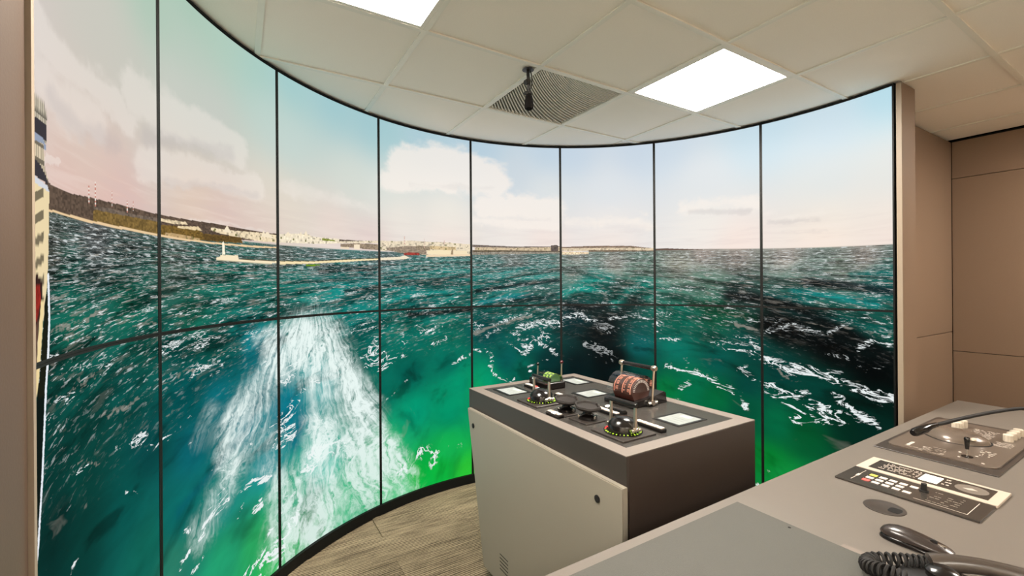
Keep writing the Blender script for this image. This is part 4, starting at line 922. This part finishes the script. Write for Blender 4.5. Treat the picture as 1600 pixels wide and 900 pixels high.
# azimuth thruster levers
def azimuth(yc, label):
    xc = 1.197
    t = thing('azimuth_lever', label, 'control lever', (xc, yc, .9), 'azimuth thruster levers')
    obj('base_plate', box(B(), xc - .083, xc + .083, yc - .083, yc + .083, .9002, .9065, .0015), M['plate_dark'], t)
    obj('dial_ring', lathe(B(), [(.054, .0), (.070, .0), (.070, .003), (.054, .004)], xc, yc, .9066, 48), M['gloss_black'], t)
    for k in range(30):
        a = 2 * PI * k / 30
        dx, dy = math.cos(a), math.sin(a)
        m = M['led_red'] if 1.9 < (a + .9) % (2 * PI) < 3.4 else (M['led_green'] if k % 3 else M['led_dim'])
        bm = B(); r0, r1, w = .0600, .0662, .0012
        q = [(xc + dx * r0 - dy * w, yc + dy * r0 + dx * w), (xc + dx * r0 + dy * w, yc + dy * r0 - dx * w), (xc + dx * r1 + dy * w * 1.3, yc + dy * r1 - dx * w * 1.3), (xc + dx * r1 - dy * w * 1.3, yc + dy * r1 + dx * w * 1.3)]
        prism(bm, q, .9096, .9112)
        obj('led', bm, m, t)
    obj('drum', lathe(B(), [(.0, .0), (.0535, .0), (.0535, .022), (.0515, .025), (.046, .034), (.035, .043), (.018, .049), (.0, .050)], xc, yc, .9106, 40), M['gloss_black'], t, True)
    for sy in (-1, 1):
        y_ = yc + sy * .060
        bm = B()
        q = [(xc + .006, .922), (xc - .006, .922), (xc - .0035, 1.012), (xc + .0035, 1.012)]
        a = [bm.verts.new((p[0], y_ - .0035, p[1])) for p in q]; c = [bm.verts.new((p[0], y_ + .0035, p[1])) for p in q]
        bm.faces.new(a); bm.faces.new(list(reversed(c)))
        for m in range(4): bm.faces.new((a[m], c[m], c[(m + 1) % 4], a[(m + 1) % 4]))
        bmesh.ops.recalc_face_normals(bm, faces=bm.faces[:])
        obj('lever_arm', bm, M['steel'], t)
        bm = lathe(B(), [(.0, -.011), (.008, -.011), (.009, -.007), (.009, .007), (.008, .011), (.0, .011)], xc, yc + sy * .0595, .925, 16, 'X')
        for dx in (-.017, .017):
            lathe(bm, [(.0, -.006), (.0075, -.006), (.0075, .006), (.0, .006)], xc + dx, yc + sy * .061, .923, 14, 'X')
        obj('pivot_knob', bm, M['chrome'], t, True)
    obj('grip', lathe(B(), [(.0, -.068), (.0075, -.068), (.009, -.062), (.009, .062), (.0075, .068), (.0, .068)], xc, yc, 1.012, 20, 'Y'), M['gloss_black'], t, True)
azimuth(1.182, 'azimuth lever with black dome and lit dial nearest the desk')
azimuth(1.697, 'azimuth lever with black dome and lit dial beside the small green telegraph')

# knurled joystick wheels
def wheel(xc, yc, label):
    t = thing('joystick_wheel', label, 'joystick', (xc, yc, .9), 'joystick wheels')
    obj('base_plate', box(B(), xc - .055, xc + .055, yc - .055, yc + .055, .9002, .9055, .0015), M['plate_dark'], t)
    obj('pedestal', lathe(B(), [(.0, .0), (.038, .0), (.038, .012), (.026, .016), (.020, .022), (.018, .036), (.0, .036)], xc, yc, .9057, 28), M['gloss_black'], t, True)
    bm = B(); rings = []
    prof = [(.0, .0), (.018, .0), (.040, .003), (.050, .009), (.053, .015), (.050, .021), (.044, .021), (.040, .0135), (.018, .011), (.0, .0115)]
    n = 48
    for r, h in prof:
        rings.append([bm.verts.new((xc + r * (1 + .05 * math.cos(6 * 2 * PI * k / n)) * math.cos(2 * PI * k / n), yc + r * (1 + .05 * math.cos(6 * 2 * PI * k / n)) * math.sin(2 * PI * k / n), .940 + h + r * .10 * math.sin(2 * PI * k / n))) for k in range(n)])
    for q in range(len(rings) - 1):
        for k in range(n):
            bm.faces.new((rings[q][k], rings[q][(k + 1) % n], rings[q + 1][(k + 1) % n], rings[q + 1][k]))
    bmesh.ops.remove_doubles(bm, verts=bm.verts[:], dist=1e-5)
    bmesh.ops.recalc_face_normals(bm, faces=bm.faces[:])
    obj('hand_wheel', bm, M['knurl'], t, True)
    for k in range(3):
        a = .6 + k * 2.1
        obj('indicator', lathe(B(), [(.0, .0), (.006, .0), (.006, .010), (.004, .012), (.0, .012)], xc + .036 * math.cos(a), yc + .036 * math.sin(a), .9125, 12), M['chrome'] if k else M['led_green'], t)
M['knurl'] = mat('worn knurled black', (34, 29, 26), .5, var=.6, scale=260, spec=.25, bump=.5)
wheel(1.188, 1.497, 'knurled black joystick wheel nearer the far end of the console')
wheel(1.192, 1.369, 'knurled black joystick wheel nearer the desk end of the console')

# push button strips
def strip(x0, y0, y1, lit, label, mats=None, n=5):
    t = thing('push_button_strip', label, 'button strip', (x0, (y0 + y1) / 2, .9), 'push button strips')
    obj('base', box(B(), x0, x0 + .030, y0, y1, .9002, .912, .002), M['gloss_black'], t)
    p = (y1 - y0 - .008) / n
    for k in range(n):
        m = M['white_lamp'] if k in lit else ((mats or {}).get(k, M['key']))
        obj('key', box(B(), x0 + .005, x0 + .025, y0 + .004 + p * k + .0015, y0 + .004 + p * (k + 1) - .0015, .9122, .9165, .001), m, t)
strip(1.307, 1.612, 1.748, (), 'push button strip between the small telegraph and the joystick wheels')
strip(1.305, 1.325, 1.470, (4,), 'push button strip with one bright lit key in the middle of the console')
strip(1.305, 1.098, 1.232, (), 'push button strip beside the bright corner touch display')
strip(1.098, 1.440, 1.528, (1,), 'short push button strip with bright key on the rim side', n=3)
strip(1.352, 1.338, 1.452, (4,), 'dark push button strip with a single lit key beside the large telegraph', {0: M['black'], 1: M['black'], 2: M['black'], 3: M['black']})
strip(1.300, 1.900, 2.005, (), 'push button strip with a red key at the small telegraph', {0: M['red'], 1: M['key']}, n=4)

# large lever telegraph
tx, ty = 1.578, 1.466
t = thing('engine_telegraph', 'large lever telegraph with lit orange drum under a clear dome', 'telegraph', (tx, ty, .9))
bm = B()
P = [(tx - .125, .9016), (tx + .098, .9016), (tx + .090, .946), (tx + .078, .952), (tx - .02, .932), (tx - .10, .926), (tx - .122, .916)]
a = [bm.verts.new((p[0], ty - .088, p[1])) for p in P]; c = [bm.verts.new((p[0], ty + .088, p[1])) for p in P]
bm.faces.new(a); bm.faces.new(list(reversed(c)))
for k in range(len(P)): bm.faces.new((a[k], c[k], c[(k + 1) % len(P)], a[(k + 1) % len(P)]))
bmesh.ops.recalc_face_normals(bm, faces=bm.faces[:])
obj('base', bm, M['gloss_black'], t)
R_, zc = .0735, .9625
def half(r, y0, y1, n=28, a0=-.15, a1=PI + .15, inner=None):
    bm = B(); rows = []
    for k in range(n + 1):
        q = a0 + (a1 - a0) * k / n
        row = [bm.verts.new((tx - .045 + r * math.cos(q), y0, zc + r * math.sin(q))), bm.verts.new((tx - .045 + r * math.cos(q), y1, zc + r * math.sin(q)))]
        if inner: row += [bm.verts.new((tx - .045 + inner * math.cos(q), y1, zc + inner * math.sin(q))), bm.verts.new((tx - .045 + inner * math.cos(q), y0, zc + inner * math.sin(q)))]
        rows.append(row)
    m = len(rows[0])
    for r0, r1 in zip(rows[:-1], rows[1:]):
        for k in range(m if m > 2 else 1):
            bm.faces.new((r0[k], r0[(k + 1) % m], r1[(k + 1) % m], r1[k]))
    if m > 2: bm.faces.new(rows[0]); bm.faces.new(list(reversed(rows[-1])))
    bmesh.ops.recalc_face_normals(bm, faces=bm.faces[:])
    return bm
obj('drum', lathe(B(), [(.0, -.060), (.0545, -.060), (.056, -.057), (.056, .057), (.0545, .060), (.0, .060)], tx - .045, ty - .004, zc, 48, 'Y'), M['drum_brown'], t)
for y_ in (-.052, -.004, .046):
    obj('scale_band', half(.0574, ty + y_ - .0012, ty + y_ + .0012, inner=.0558), M['scale_orange'], t)
for k in range(36):
    q = .05 + 3.05 * k / 35
    for y_, w in ((-.040, .006), (.030, .008), (-.014, .004)):
        if (k * 7 + int(w * 1000)) % 5 == 0: continue
        bm = B(); r0, r1 = .0559, .0568
        ca, sa = math.cos(q), math.sin(q); da = .026
        ca2, sa2 = math.cos(q + da), math.sin(q + da)
        vs = [bm.verts.new((tx - .045 + r * c_, ty + y_ + s_ * w, zc + r * s__)) for r in (r0, r1) for (c_, s__) in ((ca, sa), (ca2, sa2)) for s_ in (-1, 1)]
        for f in ((0, 1, 3, 2), (4, 6, 7, 5), (0, 4, 5, 1), (2, 3, 7, 6), (0, 2, 6, 4), (1, 5, 7, 3)): bm.faces.new([vs[i] for i in f])
        bmesh.ops.recalc_face_normals(bm, faces=bm.faces[:])
        obj('scale_tick', bm, M['scale_orange'], t)
for k in range(20):     # ticks on the round end of the drum
    q = .05 + 3.0 * k / 19
    bm = B(); y_ = ty - .0655
    ca, sa = math.cos(q), math.sin(q)
    qd = [(.040, -.0010), (.051, -.0013), (.051, .0013), (.040, .0010)]
    vs = [bm.verts.new((tx - .045 + r * ca - w * sa, yy, zc + r * sa + w * ca)) for yy in (y_, y_ + .0012) for r, w in qd]
    bm.faces.new(vs[:4]); bm.faces.new(list(reversed(vs[4:])))
    for m in range(4): bm.faces.new((vs[m], vs[4 + m], vs[4 + (m + 1) % 4], vs[(m + 1) % 4]))
    bmesh.ops.recalc_face_normals(bm, faces=bm.faces[:])
    obj('end_tick', bm, M['scale_white'], t)
bm = half(R_, ty - .075, ty + .075, 32, -.05, PI + .05)
for y_ in (ty - .075, ty + .075):
    v = [bm.verts.new((tx - .045 + R_ * math.cos(PI * k / 24), y_, zc + R_ * math.sin(PI * k / 24))) for k in range(25)]
    bm.faces.new(v)
obj('clear_dome', bm, M['acrylic'], t)
for y_ in (ty - .098, ty + .098):
    bm = tube(B(), [(tx - .012, y_, .918), (tx + .002, y_, 1.062)], .0052, 12)
    arm = obj('lever_arm', bm, M['steel'], t, True)
    bm = lathe(B(), [(.0, -.012), (.010, -.012), (.0125, -.006), (.0125, .006), (.010, .012), (.0, .012)], tx + .002, y_ + .0, 1.066, 18, 'Y')
    obj('ball_cap', bm, M['steel'], t, True)
    bm = lathe(B(), [(.0, -.010), (.011, -.010), (.011, .010), (.0, .010)], tx - .012, y_, .916, 16, 'Y')
    for dx in (-.02, .02):
        lathe(bm, [(.0, -.008), (.008, -.008), (.008, .008), (.0, .008)], tx - .012 + dx, y_, .914, 14, 'X')
    obj('pivot_knob', bm, M['chrome'], t, True)
obj('grip', lathe(B(), [(.0, -.088), (.0085, -.088), (.0095, -.08), (.0095, .08), (.0085, .088), (.0, .088)], tx + .002, ty, 1.066, 20, 'Y'), M['gloss_black'], t, True)

# small two-lever telegraph
tx, ty = 1.405, 1.940
t = thing('small_telegraph', 'small telegraph with lime lit drum and two ball levers', 'telegraph', (tx, ty, .9))
bm = box(B(), tx - .05, tx + .06, ty - .085, ty + .062, .9003, .936, .004)
box(bm, tx - .05, tx - .01, ty + .064, ty + .098, .9003, .940, .004)
obj('base', bm, M['gloss_black'], t)
bm = lathe(B(), [(.0, -.045), (.030, -.045), (.030, .030), (.0, .030)], tx + .01, ty - .018, .945, 32, 'Y')
obj('drum', bm, M['drum_green'], t)
for k in range(16):
    q = .2 + 2.7 * k / 15
    for y_, w in ((-.050, .007), (-.025, .006), (.0, .007)):
        if (k * 3 + int(y_ * 1000)) % 4 == 0: continue
        bm = B(); ca, sa, c2, s2 = math.cos(q), math.sin(q), math.cos(q + .09), math.sin(q + .09)
        vs = [bm.verts.new((tx + .01 + r * c_, ty + y_ + s_ * w, .945 + r * s__)) for r in (.0302, .0310) for (c_, s__) in ((ca, sa), (c2, s2)) for s_ in (-1, 1)]
        for f in ((0, 1, 3, 2), (4, 6, 7, 5), (0, 4, 5, 1), (2, 3, 7, 6), (0, 2, 6, 4), (1, 5, 7, 3)): bm.faces.new([vs[i] for i in f])
        bmesh.ops.recalc_face_normals(bm, faces=bm.faces[:])
        obj('scale_tick', bm, M['lime'], t)
bm = B(); rows = []
for k in range(17):
    q = PI * k / 16
    rows.append([bm.verts.new((tx + .01 + .038 * math.cos(q), yy, .940 + .038 * math.sin(q))) for yy in (ty - .075, ty + .05)])
for r0, r1 in zip(rows[:-1], rows[1:]): bm.faces.new((r0[0], r0[1], r1[1], r1[0]))
bm.faces.new([r[0] for r in rows]); bm.faces.new([r[1] for r in reversed(rows)])
obj('clear_dome', bm, M['acrylic'], t)
for y_, xx, ztop, mm in ((ty + .088, tx - .0, 1.0, M['gloss_black']), (ty - .060, tx + .05, 1.026, M['ball_red'])):
    obj('lever_rod', tube(B(), [(xx, y_, .932), (xx + .003, y_, ztop)], .0042, 10), M['steel'], t, True)
    obj('lever_ball', lathe(B(), [(.0, -.0095), (.005, -.008), (.009, -.003), (.0095, .001), (.007, .0065), (.003, .009), (.0, .0095)], xx + .003, y_, ztop + .007, 18), mm, t, True)

# ---------------------------------------------------------------- bridge desk
DZ = .75
desk = thing('bridge_desk', 'long grey laminate desk across the foreground with a dark inlaid mat', 'desk', (1.9, .4, 0))
obj('worktop', box(B(), .30, 3.59, -.25, .868, DZ - .03, DZ, .0015), M['desk'], desk)
for xx in (.34, 1.90, 3.50):
    obj('side_support', box(B(), xx, xx + .03, -.15, .80, .0, DZ - .0302), M['desk_dark'], desk)
obj('modesty_panel', box(B(), .3705, 3.4995, .801, .82, .06, DZ - .0302), M['desk_dark'], desk)
obj('inlaid_mat', box(B(), .46, 1.342, -.10, .834, DZ + .0002, DZ + .0022, .0006), M['pad'], desk)
obj('edge_strip', box(B(), 1.344, 1.362, -.10, .55, DZ + .0002, DZ + .0018, .0004), M['desk_edge'], desk)
obj('screw_hole', lathe(B(), [(.0, .0), (.004, .0), (.004, .0006), (.0, .0006)], 1.322, .667, DZ + .0022, 12), M['shadow_black'], desk)  # black disc standing for the dark inside a screw hole

# thruster panel on the far part of the desk
t = thing('thruster_panel', 'large brown grey control panel with domed knob on the far desk', 'control panel', (2.66, .63, DZ))
obj('under_plate', box(B(), 2.285, 3.043, .447, .812, DZ + .0002, DZ + .004, .001), M['plate_dark'], t)
def rounded(x0, x1, y0, y1, r, n=6):
    out = []
    for cx, cy, a in ((x1 - r, y1 - r, 0), (x0 + r, y1 - r, PI / 2), (x0 + r, y0 + r, PI), (x1 - r, y0 + r, 1.5 * PI)):
        out += [(cx + r * math.cos(a + PI / 2 * k / n), cy + r * math.sin(a + PI / 2 * k / n)) for k in range(n + 1)]
    return out
obj('top_plate', prism(B(), rounded(2.345, 2.99, .463, .792, .04), DZ + .0042, DZ + .0105, .002), M['plate_brushed'], t)
ZP = DZ + .0106
bm = B(); rings = []
cxd, cyd = 2.665, .655
for r, h in ((1.0, .0), (.97, .008), (.86, .020), (.66, .031), (.42, .037), (.18, .039), (.0, .0395)):
    ring = []
    for k in range(40):
        a = 2 * PI * k / 40
        px_, py_ = .095 * math.cos(a), .112 * math.sin(a)
        if py_ > 0: px_ *= 1 - .55 * (py_ / .112) ** 1.6        # drawn out to a blunt tip
        ring.append(bm.verts.new((cxd + px_ * r, cyd + py_ * r, ZP + h)))
    rings.append(ring)
for q in range(len(rings) - 1):
    for k in range(40): bm.faces.new((rings[q][k], rings[q][(k + 1) % 40], rings[q + 1][(k + 1) % 40], rings[q + 1][k]))
bmesh.ops.remove_doubles(bm, verts=bm.verts[:], dist=1e-5)
bmesh.ops.recalc_face_normals(bm, faces=bm.faces[:])
dome = obj('domed_knob', bm, M['dome_grey'], t, True)
rim = []
for k in range(40):
    a = 2 * PI * k / 40
    px_, py_ = .095 * math.cos(a), .112 * math.sin(a)
    if py_ > 0: px_ *= 1 - .55 * (py_ / .112) ** 1.6
    rim.append((cxd + px_ * 1.045, cyd + py_ * 1.045))
obj('dome_black_rim', prism(B(), rim, ZP + .0001, ZP + .0016), M['rubber'], t)  # black rim outlining the foot of the dome
for xx, yy in ((2.672, .585), (2.612, .583)):
    obj('cream_button', lathe(B(), [(.0, .0), (.013, .0), (.012, .005), (.007, .007), (.0, .0075)], xx, yy, ZP + .022, 20, sx=1.25, sy=.8), M['cream_knob'], dome, True)
def ribbed(xx, yy, r, h):
    bm = B(); n = 24; rings = []
    for rr, hh in ((.0, .0), (r, .0), (r, h - .003), (r - .002, h), (.0, h)):
        rings.append([bm.verts.new((xx + rr * (1 - .06 * (k % 2)) * math.cos(2 * PI * k / n), yy + rr * (1 - .06 * (k % 2)) * math.sin(2 * PI * k / n), ZP + hh)) for k in range(n)])
    for q in range(4):
        for k in range(n): bm.faces.new((rings[q][k], rings[q][(k + 1) % n], rings[q + 1][(k + 1) % n], rings[q + 1][k]))
    bmesh.ops.remove_doubles(bm, verts=bm.verts[:], dist=1e-5)
    bmesh.ops.recalc_face_normals(bm, faces=bm.faces[:])
    return bm
for xx, yy in ((2.835, .687), (2.895, .684)): obj('rotary_knob', ribbed(xx, yy, .0195, .033), M['cream_knob'], t)
for xx, yy in ((2.80, .519), (2.848, .517), (2.892, .516), (2.938, .514)): obj('rotary_knob', ribbed(xx, yy, .0165, .029), M['cream_knob'], t)
jx, jy = 2.418, .558
bm = lathe(B(), [(.0, .0), (.017, .0), (.017, .003), (.010, .005), (.0, .006)], jx, jy, ZP, 24)
jb = obj('toggle_base', bm, M['gloss_black'], t, True)
st_ = obj('toggle_stem', tube(B(), [(jx, jy, ZP + .005), (jx, jy, ZP + .032)], .0042, 12), M['chrome'], t, True)
obj('toggle_grip', lathe(B(), [(.0, .0), (.0055, .0), (.0085, .03), (.0095, .042), (.007, .046), (.0, .047)], jx, jy, ZP + .030, 18), M['gloss_black'], t, True)
for xx, yy in ((2.46, .588), (2.392, .575), (2.375, .505), (2.453, .54)):
    obj('indicator', lathe(B(), [(.0, .0), (.0052, .0), (.0045, .0012), (.0, .0014)], xx, yy, ZP, 14), M['print'], t)
def marks(parent, x0, x1, y0, y1, nx, ny, m, z, seed, fill=.7, hgt=.0005):
    """Blocks of small printed marks standing in rows."""
    rnd = random.Random(seed); bm = B()
    for a in range(nx):
        x = x0 + (x1 - x0) * (a + .5) / nx; w = (x1 - x0) / nx * .15
        k = y0
        while k < y1:
            ln = rnd.uniform(.3, 1.0) * (y1 - y0) / ny / 2
            if rnd.random() < fill: box(bm, x - w, x + w, k, min(k + ln * .8, y1), z, z + hgt)
            k += ln
    o = obj('printed_marks', bm, m, parent); o['kind'] = 'stuff'
    return o
marks(t, 2.375, 2.385, .695, .737, 1, 1, M['print'], ZP + .0001, 2, 1.0)
obj('white_label', box(B(), 2.39, 2.455, .726, .737, ZP + .0001, ZP + .0007), M['print'], t)
marks(t, 2.355, 2.43, .615, .690, 5, 4, M['print'], ZP + .0001, 3)
marks(t, 2.44, 2.452, .60, .665, 1, 3, M['print'], ZP + .0001, 5)
marks(t, 2.755, 2.915, .565, .645, 9, 5, M['print'], ZP + .0001, 7)
marks(t, 2.675, 2.755, .490, .545, 5, 3, M['print'], ZP + .0001, 9)
marks(t, 2.47, 2.565, .505, .548, 4, 3, M['print'], ZP + .0001, 11, .5)

# gooseneck lamp reaching over the thruster panel
t = thing('gooseneck_lamp', 'black gooseneck lamp bending over the thruster panel from the right edge', 'lamp', (3.2, .40, DZ))
gp = smooth_path([(2.43, .672, .846), (2.52, .648, .853), (2.66, .615, .861), (2.85, .570, .866), (3.04, .514, .866), (3.14, .46, .845), (3.19, .42, .80), (3.2, .40, .765)], 6)
obj('neck', tube(B(), gp, .0075, 12), M['rubber'], t, True)
obj('lamp_head', tube(B(), [(2.345, .700, .826), (2.355, .697, .829), (2.40, .680, .838), (2.43, .672, .846), (2.47, .661, .85)], .0, 18, radii=[.012, .0165, .0165, .0125, .0095]), M['gloss_black'], t, True)
obj('base', lathe(B(), [(.0, .0003), (.03, .0003), (.03, .006), (.012, .016), (.0, .016)], 3.2, .40, DZ, 24), M['black'], t, True)

# keypad panel: dark key plate and cream framed plate
t = thing('keypad_panel', 'black and cream keypad panel with bright lit window on the desk', 'keypad', (1.96, .57, DZ))
ZK = DZ + .0072
obj('key_plate', box(B(), 1.803, 1.967, .391, .755, DZ + .0003, ZK, .0012), M['keypad_plate'], t)
cp = obj('framed_plate', box(B(), 1.9675, 2.122, .387, .754, DZ + .0003, ZK + .002, .0012), M['cream_plate'], t)
obj('dark_window', box(B(), 1.990, 2.102, .413, .724, ZK + .0021, ZK + .003), M['keypad_plate'], cp)
obj('lit_display', box(B(), 2.007, 2.077, .538, .586, ZK + .0031, ZK + .0042), M['white_display'], cp)
for k, (xx, yy) in enumerate([(x_, y_) for x_ in (1.918, 1.885, 1.853) for y_ in (.681, .6535, .626, .598, .570)]):
    if (xx, yy) in ((1.885, .570), (1.885, .681)): pass
    if (xx, yy) == (1.885, .570): continue
    m = M['yellow'] if (xx, yy) == (1.918, .681) else (M['red'] if (xx, yy) == (1.853, .681) else M['key'])
    obj('key', box(B(), xx - .0085, xx + .0085, yy - .0105, yy + .0105, ZK + .0001, ZK + .0022, .0008), m, t)
kb = lathe(B(), [(.0, .0), (.0125, .0), (.0125, .004), (.0085, .005), (.0075, .026), (.0, .026)], 1.91, .543, ZK + .0001, 12)
obj('rotary_knob', kb, M['rubber'], t)
bm = B()
box(bm, 1.825, 1.947, .7135, .7155, ZK + .0001, ZK + .0005); box(bm, 1.872, 1.898, .711, .719, ZK + .0001, ZK + .0006)
box(bm, 1.825, 1.947, .4208, .4225, ZK + .0001, ZK + .0005); box(bm, 1.8235, 1.8252, .4208, .545, ZK + .0001, ZK + .0005)
obj('white_outline', bm, M['print'], t)
marks(cp, 2.004, 2.088, .592, .700, 6, 6, M['print'], ZK + .0031, 21, .62)
marks(cp, 2.010, 2.09, .512, .530, 3, 1, M['print'], ZK + .0031, 22, .6)
marks(t, 1.83, 1.94, .450, .520, 6, 2, M['print_dim'], ZK + .0001, 23, .5)
obj('dial_ring', lathe(B(), [(.036, .0), (.040, .0), (.040, .0006), (.036, .0006)], 2.046, .462, ZK + .0031, 40), M['print_dim'], cp)
obj('dial_pointer', prism(B(), [(2.040, .482), (2.034, .466), (2.046, .448), (2.056, .463)], ZK + .0031, ZK + .0042), M['print'], cp)

# cable grommet
t = thing('cable_grommet', 'round grey cable grommet with a dark notch set in the desk', 'grommet', (1.688, .573, DZ))
obj('ring', lathe(B(), [(.041, .0004), (.052, .0004), (.0515, .0022), (.043, .0028), (.041, .0022)], 1.688, .573, DZ, 40), M['plate_dark'], t, True)
obj('cap', lathe(B(), [(.0, .0004), (.0405, .0004), (.0405, .0018), (.0, .0020)], 1.688, .573, DZ, 36), mat('grommet cap', (116, 104, 94), .35), t)
obj('cable_notch', prism(B(), rounded(1.668, 1.708, .528, .562, .012), DZ + .0019, DZ + .0026), M['shadow_black'], t)

M['handset'] = mat('handset plastic', (58, 51, 46), .3, var=.08)
# computer mouse with cable
t = thing('computer_mouse', 'black computer mouse with thin cable on the desk edge', 'mouse', (1.51, .445, DZ))
def shell(profile, zlo, m, name, wid, par):
    bm = B(); rows = []
    n = 14
    for (f, h, w) in profile:
        y_ = .522 - f * .150
        row = []
        for k in range(n + 1):
            a = PI * k / n
            row.append(bm.verts.new((1.510 + .0 + wid * w * math.cos(a), y_, zlo + (h) * math.sin(a) ** .75)))
        rows.append(row)
    for r0, r1 in zip(rows[:-1], rows[1:]):
        for k in range(n): bm.faces.new((r0[k], r0[k + 1], r1[k + 1], r1[k]))
        bm.faces.new((r0[0], r1[0], r1[-1], r0[-1]))
    bm.faces.new(rows[0]); bm.faces.new(list(reversed(rows[-1])))
    bmesh.ops.recalc_face_normals(bm, faces=bm.faces[:])
    return obj(name, bm, m, par, True)
prof = [(0, .006, .28), (.03, .017, .55), (.10, .027, .82), (.22, .035, .96), (.38, .037, 1.0), (.55, .033, .97), (.72, .026, .93), (.86, .019, .84), (.95, .012, .66), (1.0, .006, .42)]
shell([(f, h * .55, w) for f, h, w in prof], DZ + .0005, M['gloss_black'], 'base', .0335, t)
shell([(.01 + f * .98, h * .64, w) for f, h, w in prof], DZ + .0135, M['mouse'], 'shell', .032, t)
obj('scroll_wheel', lathe(B(), [(.0, -.003), (.008, -.003), (.009, .0), (.008, .003), (.0, .003)], 1.510, .522 - .74 * .15, DZ + .0262, 20, 'X'), M['rubber'], t)
obj('scroll_slot', box(B(), 1.5075, 1.5125, .375 + .012, .375 + .050, DZ + .0245, DZ + .0285, .001), M['chrome'], t)
cb = smooth_path([(1.511, .373, DZ + .008), (1.511, .355, DZ + .004), (1.520, .315, DZ + .0026), (1.545, .255, DZ + .0026), (1.60, .16, DZ + .0026), (1.66, .02, DZ + .0026)], 8)
obj('cable', tube(B(), cb, .0022, 8), M['rubber'], t, True)

# telephone handset with coiled cord
t = thing('telephone_handset', 'black telephone handset with coiled cord at the bottom desk corner', 'telephone', (1.33, .37, DZ))
obj('cradle', prism(B(), rounded(1.20, 1.425, .17, .425, .03), DZ + .0024, DZ + .016, .004), M['black'], t, True)
hp = smooth_path([(1.385, .383, DZ + .030), (1.415, .345, DZ + .039), (1.445, .300, DZ + .043), (1.472, .245, DZ + .040), (1.492, .185, DZ + .030)], 7)
nn = len(hp)
rad = [.0225 - .005 * math.sin(PI * min(1, max(0, (k / (nn - 1) - .05) / .9))) for k in range(nn)]
obj('handle', tube(B(), hp, .016, 20, radii=rad), M['handset'], t, True)
obj('earpiece', lathe(B(), [(.0, -.014), (.026, -.014), (.031, -.008), (.031, .004), (.024, .010), (.0, .012)], 1.352, .352, DZ + .034, 24), M['gloss_black'], t, True)
path = smooth_path([(1.402, .392, DZ + .019), (1.36, .428, DZ + .021), (1.302, .466, DZ + .022), (1.268, .462, DZ + .021), (1.250, .425, DZ + .034), (1.262, .385, DZ + .034)], 14)
cp_ = []
turns = 22
for k in range(turns * 12):
    f = k / (turns * 12 - 1) * (len(path) - 1.001)
    i = int(f); p = path[i].lerp(path[i + 1], f - i)
    d = (path[i + 1] - path[i]).normalized(); sd = d.cross(Vector((0, 0, 1))).normalized(); u_ = sd.cross(d)
    a = 2 * PI * k / 12
    cp_.append(p + sd * .0145 * math.cos(a) + u_ * .0145 * math.sin(a))
obj('coiled_cord', tube(B(), cp_, .0036, 6), M['rubber'], t, True)

for o in bpy.data.objects:
    if '_w' in o: del o['_w']
